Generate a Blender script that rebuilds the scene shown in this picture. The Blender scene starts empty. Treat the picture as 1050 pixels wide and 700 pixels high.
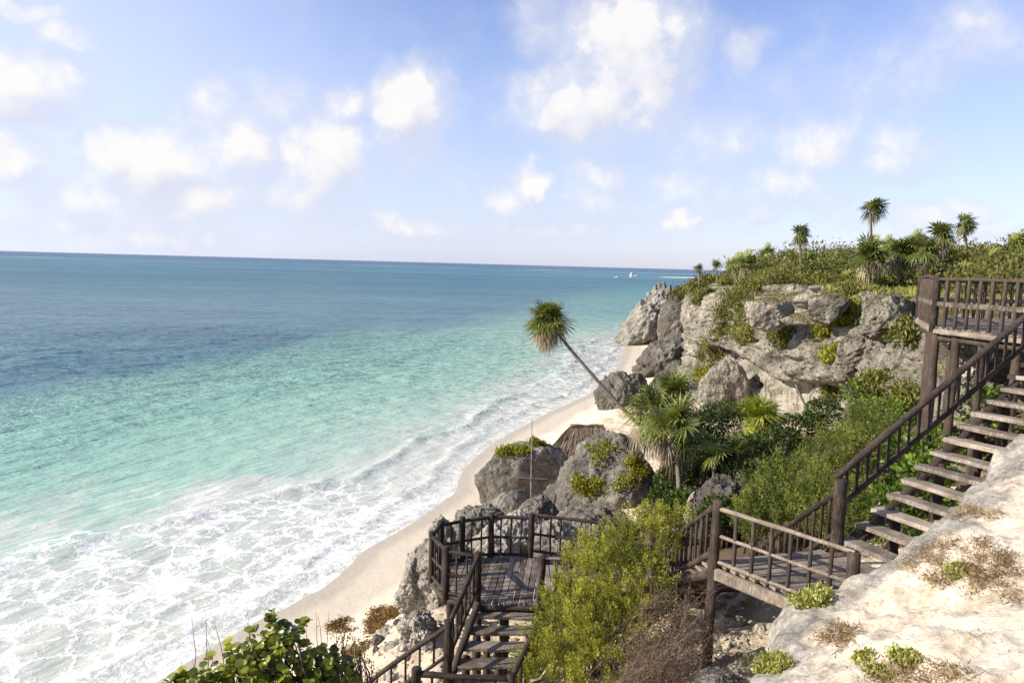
import bpy, bmesh, math, random
import numpy as np
from mathutils import Matrix, Vector

R = math.radians
scene = bpy.context.scene
COL = scene.collection

# ------------------------------------------------------------------ camera
CAM_H = 12.0
F_PX = 720.0                                   # focal length in pixels of a 1050 px wide picture
ROLL, PITCH = 1.55, 6.24
cam_d = bpy.data.cameras.new("camera")
cam = bpy.data.objects.new("camera", cam_d)
COL.objects.link(cam)
cam_d.sensor_width = 36.0
cam_d.lens = 36.0 * F_PX / 1050.0
cam_d.clip_start = 0.1
cam_d.clip_end = 90000.0
CAM_R = Matrix.Rotation(R(90 - PITCH), 3, 'X') @ Matrix.Rotation(R(ROLL), 3, 'Z')
cam.matrix_world = Matrix.Translation((0, 0, CAM_H)) @ CAM_R.to_4x4()
scene.camera = cam

# ------------------------------------------------------------------ sun, sky, exposure
SUN_EL = 29.0
SUN_VEC = Vector((-1.93, -0.42, 0)).normalized()            # horizontal direction towards the sun
to_sun = Vector((SUN_VEC.x * math.cos(R(SUN_EL)), SUN_VEC.y * math.cos(R(SUN_EL)), math.sin(R(SUN_EL))))
sun_d = bpy.data.lights.new("sun", 'SUN')
sun_d.energy = 4.5
sun_d.angle = R(0.5)
sun_d.color = (1.0, 0.915, 0.78)
sun = bpy.data.objects.new("sun", sun_d)
sun.rotation_euler = (-to_sun).to_track_quat('-Z', 'Y').to_euler()
sun.location = (-60, -20, 60)
COL.objects.link(sun)

vs = scene.view_settings
vs.view_transform = 'Standard'
vs.look = 'None'
vs.gamma = 1.0
vs.use_curve_mapping = False
vs.exposure = 0.88

def ray(px, py):
    """Direction in the world of a point of the 1050 x 700 photograph."""
    return CAM_R @ Vector(((px - 525.0) / F_PX, -(py - 350.0) / F_PX, -1.0))

def at(px, py, Y):
    d = ray(px, py)
    return Vector((0, 0, CAM_H)) + d * (Y / d.y)

def atz(px, py, z):
    d = ray(px, py)
    return Vector((0, 0, CAM_H)) + d * ((z - CAM_H) / d.z)

world = bpy.data.worlds.new("World")
scene.world = world
world.use_nodes = True

class NT:
    """Small helper to write node trees."""
    def __init__(self, tree):
        self.t = tree; self.n = tree.nodes; self.l = tree.links
    def new(self, typ, **kw):
        nd = self.n.new(typ)
        for k, v in kw.items(): setattr(nd, k, v)
        return nd
    def put(self, sock, v):
        if v is None: return
        if hasattr(v, 'is_output') or isinstance(v, bpy.types.NodeSocket): self.l.new(v, sock)
        else:
            if isinstance(v, (tuple, list)) and len(v) == 3 and sock.type == 'RGBA': v = (*v, 1)
            sock.default_value = v
    def math(self, op, a, b=None, c=None, clamp=False):
        nd = self.new('ShaderNodeMath', operation=op, use_clamp=clamp)
        self.put(nd.inputs[0], a); self.put(nd.inputs[1], b); self.put(nd.inputs[2], c)
        return nd.outputs[0]
    def vmath(self, op, a, b=None, scale=None):
        nd = self.new('ShaderNodeVectorMath', operation=op)
        self.put(nd.inputs[0], a); self.put(nd.inputs[1], b)
        if scale is not None: self.put(nd.inputs['Scale'], scale)
        return nd.outputs['Value'] if op in ('LENGTH', 'DOT_PRODUCT', 'DISTANCE') else nd.outputs[0]
    def mix(self, f, a, b, blend='MIX'):
        nd = self.new('ShaderNodeMix', data_type='RGBA', blend_type=blend)
        self.put(nd.inputs[0], f); self.put(nd.inputs[6], a); self.put(nd.inputs[7], b)
        return nd.outputs[2]
    def fmix(self, f, a, b):
        nd = self.new('ShaderNodeMix', data_type='FLOAT')
        self.put(nd.inputs[0], f); self.put(nd.inputs[2], a); self.put(nd.inputs[3], b)
        return nd.outputs[0]
    def ss(self, x, a, b, lo=0.0, hi=1.0):
        nd = self.new('ShaderNodeMapRange', interpolation_type='SMOOTHSTEP')
        self.put(nd.inputs[0], x); self.put(nd.inputs[1], a); self.put(nd.inputs[2], b)
        nd.inputs[3].default_value = lo; nd.inputs[4].default_value = hi
        return nd.outputs[0]
    def noise(self, vec, scale, detail=4, rough=0.55, dist=0.0, col=False):
        nd = self.new('ShaderNodeTexNoise')
        self.put(nd.inputs['Vector'], vec); self.put(nd.inputs['Scale'], scale)
        nd.inputs['Detail'].default_value = detail; nd.inputs['Roughness'].default_value = rough
        nd.inputs['Distortion'].default_value = dist
        return nd.outputs['Color' if col else 'Fac']
    def voro(self, vec, scale, feature='F1', rnd=1.0):
        nd = self.new('ShaderNodeTexVoronoi', feature=feature)
        self.put(nd.inputs['Vector'], vec); self.put(nd.inputs['Scale'], scale)
        nd.inputs['Randomness'].default_value = rnd
        return nd.outputs['Distance']
    def sep(self, v):
        nd = self.new('ShaderNodeSeparateXYZ'); self.put(nd.inputs[0], v); return nd.outputs
    def comb(self, x, y, z):
        nd = self.new('ShaderNodeCombineXYZ')
        for i, v in enumerate((x, y, z)): self.put(nd.inputs[i], v)
        return nd.outputs[0]
    def attr(self, name):
        return self.new('ShaderNodeAttribute', attribute_name=name).outputs['Fac']
    def bump(self, h, strength=0.5, dist=0.05, normal=None):
        nd = self.new('ShaderNodeBump')
        self.put(nd.inputs['Height'], h)
        self.put(nd.inputs['Strength'], strength); nd.inputs['Distance'].default_value = dist
        if normal is not None: self.put(nd.inputs['Normal'], normal)
        return nd.outputs[0]
    def ramp(self, f, stops):
        nd = self.new('ShaderNodeValToRGB')
        self.put(nd.inputs[0], f)
        e = nd.color_ramp.elements
        while len(e) > 1: e.remove(e[-1])
        e[0].position = stops[0][0]; e[0].color = (*stops[0][1], 1)
        for p, c in stops[1:]:
            k = e.new(p); k.color = (*c, 1)
        return nd.outputs[0]

# cumulus in the directions in which the photograph shows them: (px, py, half width, half height, density)
CLOUDS = [
    (425, 118, 44, 48, 1.20), (398, 108, 32, 36, 0.68), (346, 110, 35, 28, 0.79), (430, 150, 34, 28, 0.68),
    (645, 40, 90, 62, 0.90), (600, 105, 80, 52, 0.95), (668, 70, 50, 72, 0.88), (700, 55, 30, 50, 0.48), (560, 20, 50, 50, 0.58),
    (546, 195, 26, 22, 0.95), (515, 205, 34, 26, 0.63), (622, 180, 44, 32, 0.68), (625, 210, 54, 26, 0.60),
    (20, 92, 78, 45, 1.10), (62, 32, 34, 18, 0.70), (10, 165, 50, 33, 0.87), (150, 165, 78, 45, 1.02), (115, 142, 38, 24, 0.77),
    (250, 152, 53, 50, 0.89), (215, 112, 53, 35, 0.65), (285, 110, 43, 42, 0.62), (325, 165, 65, 54, 0.87), (190, 200, 90, 35, 0.72), (90, 205, 88, 31, 0.67),
    (290, 205, 113, 31, 0.59), (20, 5, 60, 14, 0.68),
    (840, 150, 55, 39, 0.66), (800, 190, 60, 28, 0.59), (920, 155, 53, 37, 0.64), (730, 140, 71, 46, 0.52), (765, 48, 28, 30, 0.56),
    (945, 218, 46, 18, 0.71), (1000, 212, 46, 14, 0.59), (700, 226, 20, 14, 0.70), (780, 215, 39, 18, 0.56), (860, 212, 46, 23, 0.49), (1020, 35, 92, 41, 0.46),
    (930, 70, 69, 39, 0.38), (870, 90, 69, 46, 0.36), (800, 90, 46, 34, 0.30), (985, 20, 46, 46, 0.34), (480, 190, 46, 20, 0.38),
    (560, 235, 90, 14, 0.50), (400, 228, 110, 16, 0.50), (450, 160, 40, 20, 0.42), (715, 190, 69, 34, 0.46), (1040, 240, 69, 16, 0.44), (120, 235, 188, 17, 0.51),
]

def build_world():
    g = NT(world.node_tree)
    g.n.clear()
    d = g.new('ShaderNodeTexCoord').outputs['Generated']
    sky = g.new('ShaderNodeTexSky', sky_type='NISHITA')
    sky.sun_disc = False
    sky.sun_elevation = R(SUN_EL)
    sky.sun_rotation = math.atan2(to_sun.x, to_sun.y)
    sky.air_density = 1.0; sky.dust_density = 0.6; sky.ozone_density = 2.2
    xyz = g.sep(d)
    front = g.ss(xyz[1], 0.05, 0.3)
    dy = g.math('MAXIMUM', xyz[1], 0.05)
    q = g.comb(g.math('DIVIDE', xyz[0], dy), g.math('DIVIDE', xyz[2], dy), 0.0)
    warp = g.vmath('SCALE', g.vmath('SUBTRACT', g.noise(d, 9.0, 3, 0.6, col=True), (0.5, 0.5, 0.5)), scale=0.075)
    lump = g.vmath('SCALE', g.vmath('SUBTRACT', g.noise(d, 30.0, 3, 0.6, col=True), (0.5, 0.5, 0.5)), scale=0.035)
    qw = g.vmath('ADD', g.vmath('ADD', q, warp), lump)
    n1 = g.noise(d, 7.0, 6, 0.58)
    n2 = g.noise(d, 20.0, 5, 0.62)
    n3 = g.noise(d, 46.0, 6, 0.62)
    nsum = g.math('ADD', g.math('MULTIPLY', n1, 0.42), g.math('ADD', g.math('MULTIPLY', n2, 0.38), g.math('MULTIPLY', n3, 0.20)))
    def blobs(vec):
        acc = None
        for (px, py, rx, ry, s) in CLOUDS:
            r = ray(px, py)
            c = (r.x / r.y, r.z / r.y, 0.0)
            v = g.vmath('MULTIPLY', g.vmath('SUBTRACT', vec, c), (F_PX / (rx * 1.62), F_PX / (ry * 1.6), 0.0))
            m = g.ss(g.vmath('LENGTH', v), 1.0, 0.0, 0.0, s)
            acc = m if acc is None else g.math('SMOOTH_MAX', acc, m, 0.18)
        return acc
    b0 = blobs(qw)
    b1 = blobs(g.vmath('ADD', qw, (-0.022, 0.030, 0.0)))     # the same clouds seen a little towards the sun
    other = g.math('MULTIPLY', g.ss(n1, 0.5, 0.7), 0.4)           # loose cloud over the rest of the sky
    base = g.fmix(front, other, b0)
    bill = g.math('SUBTRACT', 0.5, g.voro(g.vmath('ADD', d, g.vmath('SCALE', lump, scale=0.6)), 34.0))      # round billows
    dens = g.math('ADD', base, g.math('ADD', g.math('MULTIPLY', g.math('SUBTRACT', nsum, 0.5), 2.3), g.math('MULTIPLY', bill, 0.22)))
    body = g.ss(dens, 0.22, 0.84)
    veil_c = g.math('MULTIPLY', g.ss(g.math('ADD', base, g.math('MULTIPLY', g.math('SUBTRACT', nsum, 0.5), 1.1)), -0.02, 0.60), 0.70)
    cover = g.math('MULTIPLY', g.math('MAXIMUM', body, veil_c), g.ss(base, 0.02, 0.2))
    cover = g.math('MULTIPLY', cover, 0.95)
    lit = g.math('SUBTRACT', b0, b1)
    lit = g.ss(g.math('ADD', lit, g.math('ADD', g.math('MULTIPLY', g.math('SUBTRACT', n2, 0.5), 0.8), g.math('MULTIPLY', bill, 0.25))), -0.40, 0.28)
    lit = g.math('MULTIPLY', lit, g.ss(dens, 0.15, 0.85))
    ccol = g.mix(lit, (0.585, 0.61, 0.72), (0.82, 0.80, 0.785))
    # thin milky veil low over the sea, bluer sky above
    el = xyz[2]
    veil = g.ss(el, 0.42, 0.0)
    skyc = g.vmath('MULTIPLY', sky.outputs[0], (1.10, 1.00, 1.20))
    skyc = g.mix(g.math('MULTIPLY', veil, g.ss(xyz[0], 0.45, -0.25, 0.50, 0.66)), skyc, (3.75, 4.35, 5.75))
    leftw = g.math('MULTIPLY', g.ss(xyz[0], -0.05, -0.6), 0.42)
    skyc = g.mix(leftw, skyc, (5.3, 5.8, 7.0))
    bg = g.new('ShaderNodeBackground'); g.put(bg.inputs[0], skyc); bg.inputs[1].default_value = 0.098
    bc = g.new('ShaderNodeBackground'); g.put(bc.inputs[0], ccol); bc.inputs[1].default_value = 0.67
    ms = g.new('ShaderNodeMixShader'); g.put(ms.inputs[0], cover)
    g.l.new(bg.outputs[0], ms.inputs[1]); g.l.new(bc.outputs[0], ms.inputs[2])
    out = g.new('ShaderNodeOutputWorld'); g.l.new(ms.outputs[0], out.inputs[0])
build_world()

# ------------------------------------------------------------------ numpy noise
_rs = np.random.RandomState(7)
PERM = np.concatenate([_rs.permutation(256)] * 3)
GRAD = _rs.normal(size=(256, 3)); GRAD /= np.linalg.norm(GRAD, axis=1)[:, None]
def pn(P):
    P = np.asarray(P, float)
    i = np.floor(P).astype(int); f = P - i; i &= 255
    u = f * f * f * (f * (f * 6 - 15) + 10)
    r = np.zeros(len(P))
    for dx in (0, 1):
        for dy in (0, 1):
            for dz in (0, 1):
                h = PERM[PERM[PERM[i[:, 0] + dx] + ((i[:, 1] + dy) & 255)] + ((i[:, 2] + dz) & 255)]
                w = (u[:, 0] if dx else 1 - u[:, 0]) * (u[:, 1] if dy else 1 - u[:, 1]) * (u[:, 2] if dz else 1 - u[:, 2])
                g = GRAD[h]
                r += w * (g[:, 0] * (f[:, 0] - dx) + g[:, 1] * (f[:, 1] - dy) + g[:, 2] * (f[:, 2] - dz))
    return r * 1.6
def fbm(P, o=4, g=0.5):
    r = np.zeros(len(P)); a = 1.0; P = np.asarray(P, float)
    for k in range(o):
        r += a * pn(P + 17.3 * k); P = P * 2.03; a *= g
    return r
def ridged(P, o=4, g=0.5):
    r = np.zeros(len(P)); a = 1.0; P = np.asarray(P, float)
    for k in range(o):
        r += a * (1 - 2 * np.abs(pn(P + 9.1 * k))); P = P * 2.03; a *= g
    return r
def worley(P):
    P = np.asarray(P, float); i = np.floor(P).astype(int)
    f1 = np.full(len(P), 9.0); f2 = np.full(len(P), 9.0)
    for dx in (-1, 0, 1):
        for dy in (-1, 0, 1):
            for dz in (-1, 0, 1):
                c = i + (dx, dy, dz); ci = c & 255
                h = PERM[PERM[PERM[ci[:, 0]] + ci[:, 1]] + ci[:, 2]]
                d = np.linalg.norm(c + 0.5 + 0.42 * GRAD[h] - P, axis=1)
                f2 = np.minimum(f2, np.maximum(f1, d)); f1 = np.minimum(f1, d)
    return f1, f2
def smooth(x, a, b):
    t = np.clip((x - a) / (b - a), 0, 1); return t * t * (3 - 2 * t)

# ------------------------------------------------------------------ object helpers
def tag(o, label=None, cat=None, group=None, kind=None):
    if label: o['label'] = label
    if cat: o['category'] = cat
    if group: o['group'] = group
    if kind: o['kind'] = kind
    return o
def empty(name, loc, label, cat, group=None):
    o = bpy.data.objects.new(name, None); COL.objects.link(o)
    o.location = loc; o.empty_display_size = 0.2
    return tag(o, label, cat, group)
def mk(name, V, F, mat, parent=None, smooth_=True, attrs=None, origin=None):
    """Links ONE mesh object. V world points; F an (n,k) int array or a list of faces."""
    V = np.asarray(V, float)
    if parent is not None: V = V - np.array(parent_world(parent))
    elif origin is not None: V = V - np.array(origin)
    me = bpy.data.meshes.new(name)
    if isinstance(F, np.ndarray):
        n, k = F.shape
        me.vertices.add(len(V)); me.vertices.foreach_set('co', V.ravel())
        me.loops.add(n * k); me.loops.foreach_set('vertex_index', F.ravel().astype(np.int32))
        me.polygons.add(n); me.polygons.foreach_set('loop_start', np.arange(0, n * k, k, dtype=np.int32))
        me.update(calc_edges=True)
    else:
        me.from_pydata(V.tolist(), [], F); me.update()
    me.polygons.foreach_set('use_smooth', np.full(len(me.polygons), bool(smooth_)))
    if attrs:
        for k, a in attrs.items():
            at_ = me.attributes.new(k, 'FLOAT', 'POINT'); at_.data.foreach_set('value', np.asarray(a, np.float32))
    me.materials.append(mat)
    o = bpy.data.objects.new(name, me); COL.objects.link(o)
    if parent is not None: o.parent = parent
    elif origin is not None: o.location = origin
    return o
def parent_world(p):
    v = Vector(p.location)
    while p.parent: p = p.parent; v = v + p.location
    return v
class MB:
    """Collects pieces and links them as one mesh."""
    def __init__(s): s.V = []; s.F = []; s.n = 0; s.T = []
    def add(s, V, F, tone=0.5):
        V = np.asarray(V, float)
        s.V.append(V); s.F.extend([[i + s.n for i in f] for f in (F.tolist() if isinstance(F, np.ndarray) else F)])
        s.T.append(np.full(len(V), tone) if np.isscalar(tone) else tone); s.n += len(V)
    def build(s, name, mat, parent=None, smooth_=True, origin=None):
        return mk(name, np.concatenate(s.V), s.F, mat, parent, smooth_, {'tone': np.concatenate(s.T)}, origin)
class QB:
    """The same for large sets of equal polygons (numpy)."""
    def __init__(s): s.V = []; s.F = []; s.T = []; s.n = 0
    def add(s, V, F, T):
        s.V.append(V); s.F.append(F + s.n); s.T.append(T); s.n += len(V)
    def build(s, name, mat, parent=None, origin=None, smooth_=False):
        return mk(name, np.concatenate(s.V), np.concatenate(s.F), mat, parent, smooth_, {'tone': np.concatenate(s.T)}, origin)
def copy_tree(o, parent=None):
    c = o.copy(); COL.objects.link(c)
    if parent is not None: c.parent = parent
    for ch in list(o.children): copy_tree(ch, c)
    return c

# ------------------------------------------------------------------ materials
def material(name):
    m = bpy.data.materials.new(name); m.use_nodes = True
    g = NT(m.node_tree); g.n.clear()
    out = g.new('ShaderNodeOutputMaterial')
    return m, g, out
def principled(g, out, col, rough=0.8, spec=0.3, normal=None):
    p = g.new('ShaderNodeBsdfPrincipled')
    g.put(p.inputs['Base Color'], col); g.put(p.inputs['Roughness'], rough)
    g.put(p.inputs['Specular IOR Level'], spec)
    if normal is not None: g.put(p.inputs['Normal'], normal)
    g.l.new(p.outputs[0], out.inputs[0])
    return p

def rock_mat(name, pale, mid, dark, scale=1.0, stain=0.5, moss=0.0, pits=1.0):
    m, g, out = material(name)
    P = g.new('ShaderNodeNewGeometry').outputs['Position']
    big = g.noise(P, 0.35 * scale, 6, 0.62)
    med = g.noise(P, 1.6 * scale, 7, 0.68)
    fine = g.noise(P, 9.0 * scale, 6, 0.7)
    streak = g.noise(g.vmath('MULTIPLY', P, (1.3 * scale, 1.3 * scale, 0.16 * scale)), 1.0, 6, 0.65)
    v1 = g.voro(g.vmath('ADD', P, g.vmath('SCALE', g.noise(P, 3.0 * scale, 3, col=True), scale=0.25 / scale)), 3.2 * scale)
    v2 = g.voro(P, 11.0 * scale)
    col = g.ramp(g.math('ADD', g.math('MULTIPLY', big, 0.45), g.math('ADD', g.math('MULTIPLY', med, 0.40), g.math('MULTIPLY', fine, 0.25))),
                 [(0.34, dark), (0.47, tuple(0.5 * (a + b) for a, b in zip(dark, mid))), (0.56, mid), (0.72, pale)])
    col = g.mix(g.math('MULTIPLY', g.ss(streak, 0.50, 0.72), stain), col, dark)
    col = g.mix(g.math('MULTIPLY', g.ss(fine, 0.56, 0.78), 0.55), col, pale)
    col = g.mix(g.math('MULTIPLY', g.ss(v2, 0.25, 0.0), 0.40 * pits), col, tuple(0.45 * c for c in dark))
    col = g.mix(g.math('MULTIPLY', g.ss(v1, 0.20, 0.0), 0.45 * pits), col, tuple(0.40 * c for c in dark))
    if moss:
        mm = g.math('MULTIPLY', g.ss(g.noise(P, 0.8 * scale, 6, 0.7), 0.56, 0.68), moss)
        col = g.mix(mm, col, (0.17, 0.17, 0.045))
    h = g.math('ADD', g.math('MULTIPLY', med, 0.9), g.math('ADD', g.math('MULTIPLY', fine, 0.55), g.math('ADD', g.math('MULTIPLY', g.ss(v1, 0.0, 0.5), 0.5 * pits), g.math('MULTIPLY', g.ss(v2, 0.0, 0.4), 0.22 * pits))))
    principled(g, out, col, 0.92, 0.12, g.bump(h, 0.9, 0.22 / scale))
    return m

def wood_mat(name, dark, light, scale=1.0):
    m, g, out = material(name)
    tc = g.new('ShaderNodeTexCoord').outputs['Object']
    P = g.new('ShaderNodeNewGeometry').outputs['Position']
    n = g.noise(P, 3.0 * scale, 5, 0.6)
    n2 = g.noise(P, 26.0 * scale, 6, 0.7)
    n3 = g.noise(g.vmath('MULTIPLY', P, (40, 40, 6)), 1.0, 4, 0.6)
    f = g.math('ADD', g.math('MULTIPLY', n, 0.5), g.math('ADD', g.math('MULTIPLY', n2, 0.3), g.math('MULTIPLY', n3, 0.25)))
    t = g.attr('tone')
    f = g.math('ADD', f, g.math('MULTIPLY', g.math('SUBTRACT', t, 0.5), 0.35))
    col = g.ramp(f, [(0.36, dark), (0.54, tuple(0.6 * a + 0.4 * b for a, b in zip(dark, light))), (0.72, light)])
    col = g.mix(g.math('MULTIPLY', g.ss(g.math('ADD', n3, g.math('MULTIPLY', n, 0.5)), 0.70, 0.98), 0.34), col, tuple(min(0.45, 2.3 * c) for c in light))
    h = g.math('ADD', n2, g.math('MULTIPLY', n3, 0.8))
    principled(g, out, col, 0.7, 0.25, g.bump(h, 0.7, 0.02))
    return m

def leaf_mat(name, dark, light, trans=0.28, rough=0.5, spec=0.3):
    m, g, out = material(name)
    P = g.new('ShaderNodeNewGeometry').outputs['Position']
    t = g.math('ADD', g.attr('tone'), g.math('MULTIPLY', g.math('SUBTRACT', g.noise(P, 1.1, 3), 0.5), 0.6), clamp=True)
    col = g.mix(t, dark, light)
    p = g.new('ShaderNodeBsdfPrincipled')
    g.put(p.inputs['Base Color'], col); p.inputs['Roughness'].default_value = rough
    p.inputs['Specular IOR Level'].default_value = spec
    tr = g.new('ShaderNodeBsdfTranslucent'); g.put(tr.inputs[0], g.vmath('MULTIPLY', col, (1.5, 1.45, 0.7)))
    ms = g.new('ShaderNodeMixShader'); ms.inputs[0].default_value = trans
    g.l.new(p.outputs[0], ms.inputs[1]); g.l.new(tr.outputs[0], ms.inputs[2]); g.l.new(ms.outputs[0], out.inputs[0])
    return m

def plain_mat(name, c1, c2, scale=6.0, rough=0.8, spec=0.25):
    m, g, out = material(name)
    P = g.new('ShaderNodeNewGeometry').outputs['Position']
    n = g.noise(P, scale, 6, 0.65)
    principled(g, out, g.mix(g.ss(n, 0.3, 0.7), c1, c2), rough, spec, g.bump(n, 0.4, 0.03))
    return m

M = {}
M['cliff'] = rock_mat('cliff limestone', (0.50, 0.46, 0.38), (0.27, 0.25, 0.215), (0.085, 0.078, 0.068), 0.75, 0.45, 0.35)
M['boulder'] = rock_mat('grey boulder limestone', (0.41, 0.385, 0.325), (0.165, 0.152, 0.130), (0.038, 0.034, 0.030), 1.2, 0.3, 0.15)
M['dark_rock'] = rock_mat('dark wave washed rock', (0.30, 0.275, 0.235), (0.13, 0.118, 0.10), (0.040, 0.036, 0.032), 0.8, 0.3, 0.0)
M['pale_rock'] = rock_mat('pale limestone', (0.62, 0.57, 0.47), (0.42, 0.38, 0.31), (0.14, 0.125, 0.10), 1.2, 0.2, 0.1)
M['wood'] = wood_mat('weathered dark logs', (0.009, 0.0065, 0.005), (0.066, 0.047, 0.036))
M['plank'] = wood_mat('weathered grey planks', (0.052, 0.039, 0.030), (0.25, 0.197, 0.155))
M['tread'] = wood_mat('sun bleached tread boards', (0.085, 0.066, 0.051), (0.36, 0.295, 0.23))
M['bark'] = plain_mat('palm bark', (0.085, 0.068, 0.05), (0.21, 0.18, 0.14), 14)
M['twig'] = plain_mat('dry twigs', (0.075, 0.048, 0.037), (0.22, 0.16, 0.125), 12)
M['stem'] = plain_mat('grey brown stems', (0.06, 0.045, 0.03), (0.16, 0.12, 0.08), 12)
M['palm_leaf'] = leaf_mat('fan palm leaf', (0.040, 0.058, 0.013), (0.24, 0.265, 0.062), 0.25, 0.45, 0.35)
M['palm_bright'] = leaf_mat('young fan palm leaf', (0.11, 0.14, 0.016), (0.40, 0.42, 0.06), 0.3, 0.45, 0.35)
M['palm_dead'] = leaf_mat('dead palm leaf', (0.11, 0.085, 0.055), (0.46, 0.385, 0.28), 0.15, 0.7, 0.1)
M['conifer'] = leaf_mat('yellow green fine foliage', (0.058, 0.078, 0.012), (0.40, 0.395, 0.062), 0.28, 0.55, 0.2)
M['feather'] = leaf_mat('mid green fine foliage', (0.042, 0.064, 0.013), (0.235, 0.26, 0.056), 0.25, 0.55, 0.2)
M['broad'] = leaf_mat('broad green leaves', (0.040, 0.078, 0.010), (0.18, 0.26, 0.035), 0.28, 0.4, 0.35)
M['seagrape'] = leaf_mat('sea grape leaves', (0.042, 0.070, 0.007), (0.32, 0.34, 0.034), 0.25, 0.32, 0.4)
M['scrub'] = leaf_mat('coastal scrub leaves', (0.052, 0.062, 0.016), (0.245, 0.235, 0.062), 0.25, 0.55, 0.2)
M['shade_leaf'] = leaf_mat('understorey leaves darkened for shade', (0.016, 0.030, 0.006), (0.085, 0.125, 0.02), 0.25, 0.5, 0.25)  # leaf colours darkened to stand in for the shade below the palms
M['creeper'] = leaf_mat('yellow green creeper', (0.095, 0.105, 0.012), (0.34, 0.335, 0.04), 0.25, 0.5, 0.2)
M['succulent'] = leaf_mat('pale green succulent', (0.14, 0.16, 0.03), (0.42, 0.42, 0.12), 0.2, 0.45, 0.3)
M['drygrass'] = leaf_mat('dry mat grass', (0.13, 0.085, 0.045), (0.36, 0.26, 0.14), 0.15, 0.8, 0.1)
M['seaweed'] = leaf_mat('brown sargassum', (0.075, 0.040, 0.010), (0.23, 0.14, 0.035), 0.1, 0.7, 0.15)
M['thatch'] = leaf_mat('thatch', (0.12, 0.088, 0.062), (0.36, 0.28, 0.21), 0.1, 0.9, 0.05)
M['white'] = plain_mat('white paint', (0.75, 0.75, 0.74), (0.82, 0.82, 0.82), 1.0, 0.5)
M['foam'] = plain_mat('foam', (0.72, 0.74, 0.74), (0.85, 0.86, 0.86), 0.5, 0.7)

# ------------------------------------------------------------------ coast line and ground
SHORE_PX = [(150, 700), (240, 645), (330, 600), (370, 563), (420, 535), (462, 505), (470, 482), (500, 455), (555, 425), (600, 405), (625, 386), (640, 362)]
shore = [(-300, -2000), (-60, -200), (-25, -20), (-16, 6), (-12.6, 14)] + [tuple(atz(x, y, 0.0)[:2]) for x, y in SHORE_PX] + \
        [(18.5, 116), (28, 128), (45, 138), (90, 155), (400, 300), (30000, 4000)]
shore = np.array(shore)
def shore_dist(x, y):
    """Signed distance from the waterline: positive out at sea; and the y of the nearest point of the waterline."""
    best = np.full(len(x), 1e18); sg = np.zeros(len(x)); yn = np.zeros(len(x))
    for a, b in zip(shore[:-1], shore[1:]):
        ab = b - a; L2 = ab @ ab
        t = np.clip(((x - a[0]) * ab[0] + (y - a[1]) * ab[1]) / L2, 0, 1)
        qx = a[0] + t * ab[0]; qy = a[1] + t * ab[1]
        d = (x - qx) ** 2 + (y - qy) ** 2
        cr = ab[0] * (y - a[1]) - ab[1] * (x - a[0])
        u = d < best - 1e-9
        best = np.where(u, d, best); sg = np.where(u, np.sign(cr), sg); yn = np.where(u, qy, yn)
    return np.sqrt(best) * np.where(sg == 0, 1, sg), yn

GP = [(-1.7, 15.9, 3.0), (0.5, 14, 3.0), (-1.5, 13, 2.7), (0, 17, 3.2), (1.5, 13, 3.9), (1.6, 16.5, 3.3), (3.2, 11.5, 4.8), (4.3, 12.5, 5.1), (3.2, 10.2, 5.0), (3.2, 8.8, 5.2),
      (5.5, 14.5, 5.1), (8, 16, 5.6), (12, 19, 7.0), (12, 24, 6.2), (14, 30, 5.2), (8, 22, 4.3), (5, 19, 3.8), (3, 24, 2.6), (6, 30, 2.4), (8, 40, 1.9), (10, 50, 1.5),
      (12.5, 60, 1.2), (13, 70, 1.0), (15, 85, 0.8), (17, 100, 0.6), (1, 30, 1.5), (-0.5, 25, 1.8), (-3, 22, 1.6), (-3, 18, 2.3), (-3.6, 15, 2.2), (-5, 17.5, 1.5), (-7, 12.5, 2.6),
      (-5, 9, 4.2), (-3, 7, 5.4), (0, 9, 4.4), (0.6, 6, 6.0), (0, 2.5, 8.8), (0, 0, 10.2), (3, 1, 9.5), (6, 3, 8.4), (10, 9, 7.0), (15, 13, 8.6), (20, 18, 10), (3.5, 40, 1.0), (5.5, 46, 1.2), (8.5, 56, 1.0),
      (14, 62, 0.9), (14, 55, 1.1), (15.5, 47, 1.5), (16.5, 41, 2.4), (16, 35, 3.3), (15, 30, 4.6), (23, 45, 2.5), (22, 62, 1.2), (27, 30, 5.5), (30, 85, 0.6), (40, 60, 2), (60, 30, 6), (40, 110, 0.5), (300, 100, 4), (300, -200, 9), (0, -40, 10.5), (-10, -20, 7), (100, -1000, 9), (3000, 100, 9), (-9.5, 9, 3.0), (-12, 4, 3.4)]
_s0 = [tuple(p) + (0.0,) for p in shore[2:-2]]
GP = np.array(GP + _s0)
def _k(a, b): return np.linalg.norm(a[:, None, :] - b[None, :, :], axis=2)
_A = _k(GP[:, :2], GP[:, :2]); _n = len(GP)
_A = np.block([[_A, np.ones((_n, 1))], [np.ones((1, _n)), np.zeros((1, 1))]])
_W = np.linalg.solve(_A, np.append(GP[:, 2], 0))
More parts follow.
